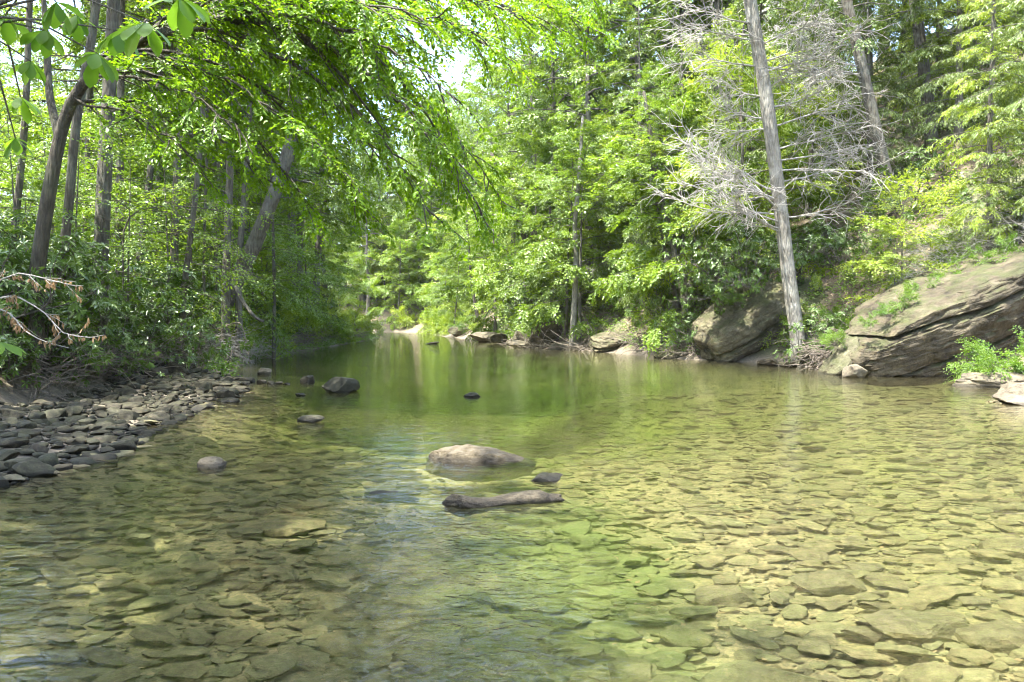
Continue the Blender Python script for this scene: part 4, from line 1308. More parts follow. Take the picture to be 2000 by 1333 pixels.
# hemlocks on the right
for i, (u, v, d, s, lb, lm) in enumerate([(1325, 560, 36, 1.0, 'feathery grey green hemlock behind the slim leaning trunks', None), (1440, 500, 38, 1.1, 'feathery hemlock left of the tall pale trunk', None),
                                          (1935, 470, 25.5, .8, 'bright hemlock above the huge boulder', 'leaf_bright'), (2040, 480, 24.0, .95, 'hemlock at the right edge above the huge boulder', None),
                                          (1870, 420, 33, 1.1, 'tall hemlock behind the bright one', None), (1620, 430, 38, 1.1, 'dark hemlock between the two tall grey trunks', None),
                                          (1240, 560, 43, 1.2, 'hemlock high among the maples of the right bank', None), (1760, 330, 42, 1.1, 'hemlock on the slope behind the leaning grey trunk', None),
                                          (2000, 300, 40, 1.2, 'hemlock far up the slope at the right edge', 'leaf_bright'), (1700, 330, 34, .9, 'young hemlock right behind the leaning grey trunk', None), (1830, 300, 37, 1.1, 'hemlock on the slope above the bright one', 'leaf_bright'),
                                          (1930, 380, 30, .8, 'young hemlock between the bright one and the slope', None), (1580, 400, 36, 1.0, 'hemlock in shade right of the tall pale trunk', None)]):
    p = P(u, v, d)
    HEM[i % 2].place('hemlock_tree', lb, 'tree', p[0], p[1], s, i * 1.1, leaf_m=lm)
# bright sapling
p = P(1765, 470, 25.0)
sap = Proto(broadleaf(901, 4.6, .8, 1.7, .04, 16, .085, .055, 18, 1.3, sub_n=6), 'bark_mid', 'leaf_bright')
sap.place('sapling', 'bright yellow green sapling in front of the leaning grey trunk', 'tree', p[0], p[1], 1.0, .4)
p = P(1772, 545, 23.5)
sap.place('sapling', 'small pale green maple sapling on the mossy back of the huge boulder', 'tree', p[0] + .1, p[1] + 1.0, .42, 2.4, z=P(1772, 545, 23.5)[2] - .2)

for i, (u, v, d, s_, lb) in enumerate([(1735, 612, 21.6, .3, 'small tuft of bright leaves on the nose of the huge boulder'), (1700, 628, 21.5, .22, 'tiny leafy tuft at the front lip of the huge boulder'), (1800, 575, 22.6, .42, 'leafy tuft halfway up the back of the huge boulder'),
                                       (1845, 560, 23.0, .4, 'leafy tuft near the top of the huge boulder'), (1885, 542, 23.4, .55, 'spreading leaves on the upper back of the huge boulder'), (1930, 525, 23.6, .6, 'leafy clump on the crest of the huge boulder'), (1975, 505, 23.8, .6, 'leafy clump on the crest of the huge boulder at the right edge'), (1765, 590, 22.2, .4, 'low leaves on the middle of the huge boulder'), (1630, 668, 22.6, .35, 'trailing leaves on the narrow rock fin'), (1440, 590, 29.3, .4, 'leafy tuft on the top of the grey boulder')]):
    p = P(u, v, d)
    BUSH[i % 3].place('plant', lb, 'plant', p[0], p[1], s_, i * 1.4, z=p[2] - .08, leaf_name='leaves', wood_name='stems', leaf_m='leaf_herb')
for i, (u, v, d, s_, lb) in enumerate([(1690, 560, 25.6, .8, 'green shrub in the hollow left of the huge boulder'), (1735, 530, 25.4, .8, 'green shrub behind the nose of the huge boulder'), (1800, 500, 26.0, .9, 'green shrub behind the middle of the huge boulder'),
                                       (1860, 480, 26.2, 1.0, 'green shrub behind the upper back of the huge boulder'), (1920, 460, 26.2, 1.0, 'green shrub above the huge boulder near the right edge'), (1985, 450, 26.2, 1.1, 'green shrub above the huge boulder at the right edge'),
                                       (1640, 560, 27.5, .8, 'green shrub upslope of the dead twig heap'), (1700, 500, 29, 1.0, 'green shrub below the leaning grey trunk')]):
    p = P(u, v, d)
    BUSH[i % 3].place('shrub', lb, 'shrub', p[0], p[1], s_, i * 1.4, leaf_name='leaves', wood_name='stems', leaf_m=('leaf_herb', 'leaf_maple')[i % 2])
# rhododendrons right
def place_rho(u, v, d, s, lb, k, z=None, group=None, tilt=(0, 0)):
    p = P(u, v, d)
    RHO[k % 4].place('rhododendron', lb, 'shrub', p[0], p[1], s, k * 1.7, z=z, leaf_name='leaves', wood_name='stems', group=group, tilt=tilt, sink=0.05)
place_rho(1460, 560, 28.2, 1.15, 'rhododendron arching over the top of the grey boulder', 0, z=P(1490, 560, 28.2)[2], tilt=(0, -.25))
place_rho(1400, 545, 29.5, 1.1, 'leafy rhododendron hanging left of the grey boulder', 1, z=P(1400, 560, 29.5)[2], tilt=(0, -.2))
place_rho(1592, 575, 26.0, .95, 'leggy rhododendron just right of the tall pale trunk', 2)
place_rho(1655, 470, 30, 1.1, 'dark rhododendron in shade behind the tall pale trunk', 3)
place_rho(1350, 610, 31.5, .8, 'low rhododendron at the left foot of the grey boulder', 2)
place_rho(1560, 480, 31, 1.1, 'shaded rhododendron between the pale trunk and the slope', 1)
rng = np.random.default_rng(71)
for i in range(16):
    y = rng.uniform(29, 62); x = edge_r(y) + rng.uniform(2.0, 9)
    RHO[i % 4].place('rhododendron', dep(y) + ' shaded rhododendron under the trees ' + band(1000 + x / y * F, RB), 'shrub', x, y, rng.uniform(.9, 1.5), rng.uniform(0, 6), 'shaded rhododendrons of the right bank', leaf_name='leaves', wood_name='stems')
p = P(1950, 735, 18.6)
BUSH[0].place('shrub', 'small leafy green shrub growing from the ledge at the right edge', 'shrub', p[0], p[1], .75, .3, z=.12, leaf_name='leaves', wood_name='stems', leaf_m='leaf_herb')
BUSH[1].place('shrub', 'second leafy shrub cut by the right edge above the ledge', 'shrub', p[0] + .75, p[1] + .25, .8, 1.3, z=.18, leaf_name='leaves', wood_name='stems', leaf_m='leaf_herb')
rng = np.random.default_rng(72)
for i in range(22):
    y = rng.uniform(27, 85); x = edge_r(y) + rng.uniform(.6, 3.2)
    BUSH[i % 3].place('shrub', dep(y) + (' green' if i % 2 else ' yellow green') + ' low shrub at the water edge ' + band(1000 + x / y * F, RB), 'shrub', x, y, rng.uniform(.6, 1.2), rng.uniform(0, 6), 'low shrubs of the right bank', leaf_name='leaves', wood_name='stems', leaf_m=('leaf_herb' if i % 2 else 'leaf_bright'))
for i in range(14):
    y = rng.uniform(76, 104); x = edge_r(y) + rng.uniform(.3, 3)
    BUSH[i % 3].place('shrub', 'leafy shrub at the water edge by the river bend', 'shrub', x, y, rng.uniform(1.2, 2.2), rng.uniform(0, 6), 'shrubs at the river bend', leaf_name='leaves', wood_name='stems', leaf_m='leaf_bright')  # light leaf colour gives the shrubs the same painted sunlit look

# ------------------------------------------------------------------ left bank trees
left_trunks = [([(18, 525), (32, 420), (45, 290), (52, 180)], 18.5, .20, 'thin dark trunk nearest the left edge', 'bark_dark'),
               ([(118, 545), (135, 400), (148, 230), (176, 100), (190, 0)], 17.5, .25, 'dark trunk right beside the arching tree', 'bark_dark'),
               ([(195, 560), (200, 430), (206, 300), (215, 150), (222, 0)], 20.5, .46, 'thick straight grey trunk in the left wood', 'bark_mid'),
               ([(233, 440), (235, 300), (236, 150), (238, 0)], 26, .32, 'straight trunk just right of the thick grey one', 'bark_mid'),
               ([(268, 540), (284, 420), (305, 230), (316, 100)], 27, .30, 'slightly leaning trunk in the middle of the left wood', 'bark_mid'),
               ([(300, 430), (312, 320), (330, 200), (340, 60)], 31, .28, 'thin trunk behind the slightly leaning one', 'bark_mid'),
               ([(340, 470), (345, 350), (350, 220), (352, 60)], 26, .32, 'dark trunk in the left wood before the long low branch', 'bark_dark'),
               ([(355, 590), (370, 480), (386, 350), (398, 200), (404, 80)], 21.5, .19, 'slender pale trunk left of the leaning tree', 'bark_mid'),
               ([(398, 540), (400, 420), (404, 300), (406, 150)], 27, .12, 'very thin sapling stem left of the leaning tree', 'bark_dark'),
               ([(440, 580), (444, 470), (449, 340), (452, 180)], 25.5, .32, 'upright dark trunk just left of the leaning tree', 'bark_dark'),
               ([(466, 560), (470, 460), (480, 360), (488, 200)], 27.5, .28, 'second upright trunk behind the leaning tree', 'bark_mid'),
               ([(535, 648), (536, 560), (534, 480), (530, 330)], 31, .15, 'thin straight stem right of the leaning tree', 'bark_dark'),
               ([(164, 470), (170, 360), (172, 240), (176, 110)], 30, .26, 'distant trunk between the arching tree and the thick grey one', 'bark_mid'),
               ([(375, 430), (378, 330), (380, 200)], 36, .3, 'distant trunk seen between the slender pale stems', 'bark_mid')]
for i, (pix, d, w, lb, bk) in enumerate(left_trunks):
    trunk_tree('tree', lb, pix, d, w * .86, bk, 19 + (i % 4), CROWN[i % 2], 0, .85 if w > .2 else .5, 7, 40 + i, stub_len=1.5)
tl, pl = trunk_tree('tree', 'thick mossy tree leaning right over the left water edge', [(425, 622), (450, 570), (488, 500), (512, 440), (540, 370), (575, 260), (600, 120)], 27.5, .58, 'bark_mid', 17, CROWN[0], 0, .75, 6, 60, taper=.5)
# curved broken limb under the leaning tree
mb = MB()
c = smooth_path([P(462, 560, 26.6), P(474, 590, 26.3), P(490, 612, 26.1), P(503, 624, 26.0), P(514, 628, 25.9)], 12)
mb.tube(c, np.linspace(.085, .045, 12), 8)
b0 = c[0].copy()
tag(obj('broken_limb', mb.mesh('broken_limb', True, b0), M['bark_mid'], None, tuple(b0)), 'curved grey broken limb hanging beside the base of the leaning tree', 'branch')

# left background wood
rng = np.random.default_rng(80)
n = 0
while n < 26:
    y = rng.uniform(36, 88); sl = rng.uniform(5, 34)
    x = edge_l(y) - sl
    u = 1000 + x / y * F
    if u < -250: continue
    if not far_enough(x, y, 3.0): continue
    sc_ = rng.uniform(.85, 1.15)
    CANOPY[n % 3].place('canopy_tree', dep(y) + ' ' + size_word(sc_) + ' tall tree in the left wood ' + band(u, LB), 'tree', x, y, sc_, rng.uniform(0, 6), 'tall trees of the left wood')
    n += 1
n = 0
while n < 52:
    y = rng.uniform(25, 105); sl = rng.uniform(1.5, 26)
    x = edge_l(y) - sl
    u = 1000 + x / y * F
    if u < -150 or (y < 34 and sl < 6) or (y < 75 and sl < 4.5): continue
    if not far_enough(x, y, 2.0): continue
    sc_ = rng.uniform(.7, 1.2)
    MIDST[n % 4].place('maple_tree', dep(y) + ' ' + size_word(sc_) + ' understorey tree in the left wood ' + band(u, LB), 'tree', x, y, sc_, rng.uniform(0, 6), 'understorey of the left wood', tilt=(rng.normal(0, .08), rng.normal(.08, .08)))
    n += 1
n = 0
while n < 4:
    y = rng.uniform(31, 60); x = edge_l(y) - rng.uniform(3.5, 9)
    if not far_enough(x, y, 2.2): continue
    CANOPY[n % 3].place('canopy_tree', dep(y, 40, 50) + ' tall tree close behind the left water edge ' + band(1000 + x / y * F, LB), 'tree', x, y, rng.uniform(1.0, 1.25), rng.uniform(0, 6), 'tall trees of the far left water edge')
    n += 1
for i, (x, y) in enumerate([(-12.2, 32.5), (-13.0, 40), (-13.2, 48), (-13.8, 56), (-15.0, 65)]):
    CANOPY[i % 3].place('canopy_tree', ('nearest', 'second', 'third', 'fourth', 'farthest')[i] + ' of the tall trees leaning over the left water edge beyond the leaning tree', 'tree', x, y, 1.22, i * 2.2 + .5, 'tall leaning trees of the left water edge', tilt=(0, .06))
# unseen trees beside the camera, added to cast shade on the near left bank
for i, (x, y, s) in enumerate([(-7.8, 3.0, .95), (-7.2, -2.5, .95), (-11, 5.5, 1.0), (-7.5, -8, .95), (-15, 1, 1.0), (-15.5, 13, 1.0), (-21, 3, 1.1), (-20, 10, 1.1), (-16, -10, 1.0), (-24, 20, 1.1)]):
    CANOPY[i % 3].place('canopy_tree', 'unseen tall tree added to shade the near left bank', 'tree', x, y, s, i * 1.3, 'unseen trees added to shade the near left bank')
UNDER = [Proto(broadleaf(820 + i, 6.0, 1.0, 2.5, .05, 18, .085, .05, 22, 1.0, sub_n=6, up_el=(.0, .6)), 'bark_dark', 'leaf_maple') for i in range(2)]
for i, (u, v, d, s_, lb) in enumerate([(-30, 560, 20, 1.0, 'young tree with light leaves cut by the left edge'), (165, 540, 31, 1.1, 'young leafy tree beyond the dark trunk and the thick grey trunk'),
                                       (285, 540, 33, 1.2, 'young leafy tree beyond the slightly leaning trunk'), (395, 560, 35, 1.2, 'young leafy tree in the wood left of the leaning tree'),
                                       (590, 600, 33, 1.0, 'young leafy tree right of the leaning tree by the water'), (610, 620, 36, 1.3, 'feathery young tree on the left bank beyond the leaning tree'),
                                       (480, 560, 31, 1.2, 'young leafy tree behind the leaning tree'), (650, 620, 44, 1.4, 'leafy young tree over the far left water edge'),
                                       (230, 500, 27, 1.2, 'young leafy tree behind the thick grey trunk'), (100, 500, 25, 1.2, 'young leafy tree behind the arching tree')]):
    p = P(u, v, d)
    UNDER[i % 2].place('young_tree', lb, 'tree', min(p[0], edge_l(p[1]) - 1.0), p[1], s_, i * 2.3)
SPARSE = [Proto(broadleaf(830 + i, 5.0, .9, 2.2, .035, 13, .08, .048, 15, .6, sub_n=5, up_el=(.0, .5), flat=.15), 'bark_dark', 'leaf_maple') for i in range(2)]
for i, (u, v, d, s_, lb) in enumerate([(30, 560, 17.5, 1.0, 'airy pale green sapling at the left edge'), (150, 560, 19, 1.1, 'airy sapling spreading in front of the thick grey trunk'), (250, 560, 21, 1.1, 'airy sapling between the thick grey trunk and the slightly leaning trunk'),
                                       (330, 560, 23, 1.2, 'airy sapling before the dark trunk with the long low branch'), (420, 590, 24, 1.1, 'airy sapling in front of the upright dark trunk'), (520, 610, 28, 1.2, 'airy sapling just right of the leaning tree'),
                                       (90, 520, 22, 1.3, 'taller airy sapling behind the arching tree'), (210, 500, 26, 1.4, 'taller airy sapling behind the thick grey trunk'), (370, 520, 29, 1.4, 'taller airy sapling behind the slender pale trunk'), (580, 610, 34, 1.4, 'airy sapling leaning out over the left water edge')]):
    p = P(u, v, d)
    SPARSE[i % 2].place('young_tree', lb, 'tree', min(p[0], edge_l(p[1]) - 1.0), p[1], s_, i * 1.9)
# rhododendron thicket
rho_left = [(40, 600, 15.5), (120, 620, 16), (200, 600, 18), (270, 590, 20), (330, 600, 21), (60, 520, 18), (150, 520, 20), (240, 520, 23), (310, 520, 25), (395, 610, 24), (380, 540, 27),
            (5, 600, 14.5), (100, 590, 17), (290, 560, 22), (480, 560, 29), (430, 540, 30), (560, 600, 36), (520, 590, 33), (600, 600, 42), (640, 600, 50)]
for i, (u, v, d) in enumerate(rho_left):
    p = P(u, v, d)
    RHO[i % 4].place('rhododendron', 'glossy rhododendron in the thicket ' + band(u, [(110, 'at the left edge below the arching tree'), (260, 'below the thick straight grey trunk'), (420, 'left of the leaning tree'), (9999, 'beyond the leaning tree on the left bank')]), 'shrub', min(p[0] - (1.0 if d < 21 else 0), edge_l(p[1]) - 1.6), p[1], .9 + .25 * ((i * 7) % 5) / 4, i * 2.1, 'rhododendron thicket of the left bank', leaf_name='leaves', wood_name='stems')
for i, (u, d) in enumerate([(20, 14.5), (75, 15.5), (130, 16.5), (190, 17.5), (235, 18.5), (280, 19.5), (320, 20.5), (365, 22), (405, 23.5)]):
    x = (u - 1000) / F * d
    RHO[(i + 1) % 4].place('rhododendron', ('leftmost', 'second', 'third', 'fourth', 'fifth', 'sixth', 'seventh', 'eighth', 'ninth')[i] + ' of the low shrubs hanging down the bank above the gravel bar, from the left', 'shrub', min(x, edge_l(d) - 2.1), d, .65 + .12 * (i % 3), i * 1.3, leaf_name='leaves', wood_name='stems')
for i in range(20):
    y = rng.uniform(27, 75); x = edge_l(y) - rng.uniform(.6, 2.6)
    BUSH[i % 3].place('shrub', dep(y, 40, 55) + (' yellow green' if i % 3 == 0 else ' green') + ' low shrub hugging the left water edge ' + band(1000 + x / y * F, [(480, 'under the leaning tree'), (570, 'right of the leaning tree'), (650, 'midway to the bend'), (9999, 'close to the bend')]), 'shrub', x, y, rng.uniform(.7, 1.5), rng.uniform(0, 6), 'low shrubs of the left water edge', leaf_name='leaves', wood_name='stems', leaf_m=('leaf_bright' if i % 3 == 0 else None))
for i in range(14):
    y = 32 + i * 2.4; x = edge_l(y) - rng.uniform(1.3, 2.4)
    BUSH[i % 3].place('shrub', ('low ' if i % 2 else 'tall ') + dep(y, 42, 56) + ' yellow green shrub fringing the left water edge ' + band(1000 + x / y * F, [(570, 'by the thin straight stem'), (640, 'past the thin straight stem'), (9999, 'near the bend')]), 'shrub', x, y, rng.uniform(1.0, 1.3) * (1.0 if i % 2 else 1.35), rng.uniform(0, 6), 'bright fringe of the left water edge', leaf_name='leaves', wood_name='stems', leaf_m='leaf_bright')  # bright leaf colour makes up for the shade along this edge
for (u, v, d, s, lb) in [(668, 655, 52, 1.5, 'bright green leafy shrub dipping to the far left water edge'), (700, 650, 66, 1.7, 'light green shrub beside the pale sand at the bend')]:
    p = P(u, v, d)
    BUSH[0].place('shrub', lb, 'shrub', p[0], p[1], s, 1.0, leaf_name='leaves', wood_name='stems', leaf_m='leaf_bright', z=h1(p[0], p[1]) - .05)

# ------------------------------------------------------------------ the arching tree over the water
def overhang():
    rng = np.random.default_rng(91)
    tp = [P(70, 550, 15), P(82, 460, 15), P(100, 350, 15), P(116, 270, 15), P(134, 205, 14.9), P(172, 150, 14.7), P(232, 106, 14.5), P(300, 66, 14.3), P(390, 42, 14.1), P(470, 34, 14.0), P(545, 50, 13.9), P(620, 95, 13.8), P(690, 175, 13.8), P(760, 270, 13.9)]
    b = tp[0].copy(); b[2] = h1(b[0], b[1]) - .15
    main = smooth_path([b] + tp, 34)
    base = main[0].copy()
    t = thing('tree', 'dark tree arching from the left bank with leafy limbs drooping over the river', 'tree', tuple(base))
    mb = MB()
    s = np.linspace(0, 1, 34)
    mb.tube(main - base, np.interp(s, [0, .04, .3, .42, .6, 1], [.21, .145, .122, .105, .07, .014]), 10)
    obj('trunk', mb.mesh('trunk', True), M['bark_over'], t)
    # second stem and a fork going straight up
    mb = MB()
    c = smooth_path([P(116, 270, 15), P(96, 190, 15.2), P(92, 100, 15.3), P(85, 0, 15.4), P(80, -120, 15.4)], 14)
    mb.tube(c - base, np.linspace(.085, .03, 14), 7)
    obj('stem', mb.mesh('stem', True), M['bark_over'], t)
    limbs = []
    def bez(a, c_, e, d0, d1, d2, n=16):
        A, C, E = P(*a, d0), P(*c_, d1), P(*e, d2)
        q = np.linspace(0, 1, n)[:, None]
        pts = (1 - q) ** 2 * A + 2 * q * (1 - q) * C + q ** 2 * E
        pts[1:-1] += rng.normal(0, .035, (n - 2, 3))
        return pts
    L_ = [((260, 92), (560, -80), (905, 330), 14.4, 14.2, 14.5, .06), ((300, 66), (600, 10), (840, 420), 14.3, 13.5, 13.2, .055), ((232, 106), (500, 50), (740, 440), 14.5, 15, 15.5, .05),
          ((180, 145), (400, 100), (610, 410), 14.7, 15.5, 16, .045), ((136, 205), (330, 160), (520, 350), 14.9, 15, 15.5, .04), ((390, 42), (720, -50), (1010, 120), 14.1, 14.5, 15, .06),
          ((300, 66), (690, -150), (965, 470), 14.3, 14.8, 15.2, .06), ((390, 42), (650, -20), (900, 200), 14.1, 13, 12.5, .05), ((470, 34), (720, 40), (930, 420), 14, 15.5, 16.5, .05),
          ((260, 92), (520, -160), (800, 60), 14.4, 13.2, 12.4, .05), ((340, 50), (600, -120), (1040, 40), 14.2, 15.6, 17, .055), ((232, 106), (430, 90), (660, 330), 14.5, 13.6, 13, .04),
          ((172, 150), (350, 130), (470, 260), 14.7, 13.8, 13.2, .03), ((300, 66), (560, 60), (780, 360), 14.3, 16, 17.5, .045), ((545, 50), (700, 90), (870, 300), 13.9, 13.2, 13, .04),
          ((390, 42), (640, -200), (1150, -20), 14.1, 15, 16, .055), ((260, 92), (330, 0), (560, -30), 14.4, 13.5, 12.5, .04), ((172, 150), (250, 40), (420, -10), 14.7, 15.5, 16.5, .04),
          ((390, 42), (640, -110), (900, 50), 14.1, 14.6, 15.2, .045), ((390, 42), (700, -140), (1100, 60), 14.1, 16, 18, .05), ((470, 34), (700, -30), (960, 70), 14, 13.2, 12.8, .04), ((470, 34), (640, 60), (760, 250), 14, 15, 16.5, .04),
          ((136, 205), (260, 190), (400, 330), 14.9, 14.2, 13.8, .03), ((545, 50), (780, 60), (985, 400), 13.9, 16.5, 18.5, .04), ((390, 42), (720, -60), (1000, 20), 14.1, 13.5, 13.4, .045), ((340, 50), (800, -190), (1180, 70), 14.2, 17, 20, .055), ((390, 42), (620, -60), (840, 110), 14.1, 15.5, 17, .04)]
    lvs = MB()
    for (a, c_, e, d0, d1, d2, r0) in L_:
        c = bez(a, c_, e, d0, d1, d2)
        limbs.append(c)
        m = MB()
        m.tube(c - base, np.linspace(r0, .007, len(c)), 6)
        O, D, U, LN = [], [], [], []
        total = np.linalg.norm(np.diff(c, axis=0), axis=1).sum()
        ns = int(total / .2)
        for j in range(ns):
            tq = .12 + .88 * (j + rng.uniform(0, .9)) / ns
            q, dd = at(c, min(tq, .99))
            # drooping side branches run on down and to the right
            sd = unit(dd * 1.0 + np.array([rng.normal(.15, .35), rng.normal(0, .9), rng.normal(-.22, .28)]))
            sl = rng.uniform(.5, 1.5) * (1.15 - .5 * tq)
            sc = curve(q, sd, sl, 6, rng, (0, 0, -.35), .09)
            m.tube(sc - base, np.linspace(.018, .005, 7), 4)
            for g in range(int(sl * 5.2)):
                pp, d2_ = at(sc, rng.uniform(.1, 1))
                d3 = rotz(d2_[None, :], rng.normal(0, .7))[0]
                O.append(pp); D.append(d3); U.append(np.array([0, 0, 1]) + rng.normal(0, .25, 3)); LN.append(rng.uniform(.22, .5))
        obj('limb', m.mesh('limb', True), M['bark_over'], t)
        sprays(lvs, rng, np.array(O), np.array(D), np.array(U), np.array(LN), 24, .078, .05, .3, .2)
    obj('crown', lvs.mesh('crown', False, base), M['leaf_over'], t)
    return t
overhang()

# ------------------------------------------------------------------ big-leaved sapling at the near left
def magnolia():
    rng = np.random.default_rng(95)
    base = np.array([-5.5, 6.3, h1(-5.5, 6.3) - .1])
    t = thing('magnolia_sapling', 'sapling with large bright leaves reaching in at the upper left corner', 'tree', tuple(base))
    main = smooth_path([base, base + np.array([.1, 0, 1.6]), base + np.array([.4, .05, 3.0]), base + np.array([1.0, .05, 3.9]), P(120, -40, 6.3), P(200, -45, 6.3)], 20)
    mb = MB(); mb.tube(main - base, np.linspace(.06, .014, 20), 8)
    obj('trunk', mb.mesh('trunk', True), M['bark_dark'], t)
    tips = [(285, 45, 6.3, .32), (350, -5, 6.2, .30), (190, 105, 6.4, .26), (90, 60, 6.5, .22), (60, 120, 6.9, .22), (40, 190, 7.0, .22), (30, 270, 7.0, .2), (150, 30, 6.6, .24), (230, 60, 6.6, .28), (110, 5, 6.2, .24), (10, 30, 6.4, .24)]
    # leaf outline: broad above the middle, pointed
    xs = np.array([0, .12, .3, .5, .68, .82, .93, 1.0]); wsd = np.array([.02, .10, .22, .33, .40, .34, .18, 0.0])
    vv, qq = [], []
    for i, (x, w) in enumerate(zip(xs, wsd)):
        zc = -.22 * x * x
        vv += [(x, -w * .5 * 1.1, zc + .10 * w), (x, 0, zc), (x, w * .5 * 1.1, zc + .10 * w)]
    for i in range(len(xs) - 1):
        a = i * 3
        qq += [(a, a + 3, a + 4, a + 1), (a + 1, a + 4, a + 5, a + 2)]
    leafme = make_mesh('leaf', np.array(vv), [np.array(qq)], True); leafme.materials.append(M['leaf_magnolia'])
    for (u, v, d, L) in tips:
        e = P(u, v, d)
        q, _ = at(main, rng.uniform(.72, 1))
        c = smooth_path([q, (q + e) / 2 + np.array([0, 0, .12]), e], 8)
        m = MB(); m.tube(c - base, np.linspace(.012, .006, 8), 5)
        obj('branch', m.mesh('branch', True), M['bark_dark'], t)
        nl = 7
        for k in range(nl):
            a = k * 2 * pi / nl + rng.normal(0, .25)
            o = bpy.data.objects.new('leaf', leafme); COL.objects.link(o); o.parent = t
            o.location = tuple(e - base)
            o.scale = (L * rng.uniform(.75, 1.1),) * 3
            o.rotation_euler = (rng.normal(0, .2), rng.uniform(.25, 1.0), a)
    # a low leaf pair by the foot
    for k, (a, L) in enumerate([(-.2, .26), (.5, .24), (-.9, .22)]):
        o = bpy.data.objects.new('leaf', leafme); COL.objects.link(o); o.parent = t
        e = P(-8, 668, 6.6); o.location = tuple(e - base); o.scale = (L,) * 3; o.rotation_euler = (.1, .25, a)
    m = MB(); e = P(-8, 668, 6.6); m.tube(smooth_path([base + np.array([.02, 0, .8]), (base + e) / 2 + np.array([0, 0, .25]), e], 6) - base, np.linspace(.012, .006, 6), 5)
    obj('branch', m.mesh('branch', True), M['bark_dark'], t)
magnolia()

# ------------------------------------------------------------------ dead branch with brown leaves on the left bank
def dead_branch():
    rng = np.random.default_rng(97)
    b = P(-20, 560, 12.2); b = np.array([b[0] - .6, b[1] + .3, h1(b[0] - .6, b[1] + .3) - .05])
    t = thing('dead_branch', 'bare twigs with withered brown leaves hanging over the left bank', 'branch', tuple(b))
    lv = MB(); wd = MB()
    main = smooth_path([b, P(-30, 590, 12.3), P(30, 575, 12.1), P(95, 615, 11.9), P(120, 655, 11.8), P(185, 660, 11.7)], 16)
    low = smooth_path([b, P(-30, 610, 12), P(10, 600, 12), P(50, 650, 11.6), P(90, 670, 11.5), P(135, 680, 11.4)], 14)
    up = smooth_path([b, P(-20, 560, 12.4), P(30, 530, 12.3), P(90, 545, 12.2), P(150, 560, 12.1)], 14)
    hang = []
    for c in (main, low, up):
        wd.tube(c - b, np.linspace(.022, .005, len(c)), 5)
        for j in range(16):
            q, dd = at(c, rng.uniform(.35, 1))
            s = curve(q, unit(dd + rng.normal(0, .5, 3)), rng.uniform(.15, .45), 4, rng, (0, 0, .1), .15)
            wd.tube(s - b, np.linspace(.006, .003, 5), 3)
            for g in range(6):
                hang.append(at(s, rng.uniform(.2, 1))[0])
    hang = np.array(hang) - b
    nn = len(hang)
    leaf6(lv, hang, np.array([0, 0, -1.0]) + rng.normal(0, .35, (nn, 3)), rng.normal(size=(nn, 3)), rng.uniform(.06, .11, nn), rng.uniform(.02, .035, nn), .6, .0)
    obj('twigs', wd.mesh('twigs', True), M['twig_grey'], t)
    obj('leaves', lv.mesh('leaves'), M['leaf_dead'], t)
dead_branch()

# ------------------------------------------------------------------ long low branch, drift wood, roots
def stick(name, label, pts, r0, r1, mat, cat='branch', twig=None, seed=0):
    rng = np.random.default_rng(seed)
    c = smooth_path(pts, 16); b = c[0].copy()
    mb = MB(); mb.tube(c - b, np.linspace(r0, r1, 16), 6)
    if twig: twiggy(rng, mb, c - b, r0 * .4, *twig)
    return tag(obj(name, mb.mesh(name, True), M[mat], None, tuple(b)), label, cat)
stick('fallen_sapling', 'long thin bent sapling arching low across the left wood', [P(238, 470, 21) * np.array([1, 1, 0]) + np.array([0, 0, h1(*P(238, 470, 21)[:2])]), P(240, 440, 21), P(262, 408, 21), P(330, 402, 21), P(400, 406, 21), P(480, 425, 21)], .035, .01, 'bark_dark', 'tree', (6, .5, 2, .2), 3)
def gpt(u, v, d, up=0.0):
    p = P(u, v, d); p[2] = max(h1(p[0], p[1]), 0) + up
    return p
for i, (pts, r, lb) in enumerate([([gpt(395, 640, 26, .3), P(430, 640, 25.5), P(470, 628, 25), P(480, 660, 24.6), P(488, 705, 24.3)], .035, 'bleached dead branch trailing into the water below the leaning tree'),
                                  ([gpt(405, 640, 25.5, .3), P(440, 660, 25), P(455, 690, 24.6), P(440, 715, 24.2)], .03, 'short bleached branch hanging by the trailing one'),
                                  ([gpt(270, 690, 19.5, .2), P(285, 665, 19.3), P(300, 690, 19), P(296, 668, 18.8)], .03, 'crooked dead branch lying on the undergrowth above the gravel bar')]):
    stick('driftwood', lb, pts, r, .008, 'wood_drift', 'driftwood', (9, .6, 4, .3), 10 + i)

def tangle(name, label, cat, u0, u1, v0, v1, d0, d1, n, seed, mat, ln=(.5, 1.4), r=.008, down=.3, lift=.5):
    """a heap of thin dead stems on the bank"""
    rng = np.random.default_rng(seed)
    mb = MB(); b = None
    for i in range(n):
        a = rng.uniform(0, 1); 
        p = P(u0 + (u1 - u0) * a, 0.5 * (v0 + v1), d0 + (d1 - d0) * a + rng.normal(0, .7))
        p[2] = max(h1(p[0], p[1]), 0) + rng.uniform(0, lift)
        if b is None: b = p.copy()
        az = rng.uniform(0, 2 * pi)
        c = curve(p, (cos(az), sin(az), rng.normal(0, .4)), rng.uniform(*ln), 5, rng, (0, 0, -down), .2)
        mb.tube(c - b, np.linspace(r * rng.uniform(.6, 1.6), r * .4, 6), 4, False)
    o = tag(obj(name, mb.mesh(name, True), M[mat], None, tuple(b)), label, cat, kind='stuff')
    return o
tangle('dead_stems', 'tangle of thin dead stems on the bank above the gravel bar', 'brush', 60, 400, 700, 740, 14.5, 22.5, 700, 21, 'wood_drift', lift=.7)
tangle('dead_stems', 'grey dead brush along the left water edge by the leaning tree', 'brush', 390, 520, 690, 700, 23.5, 32, 500, 22, 'twig_grey', lift=.8)
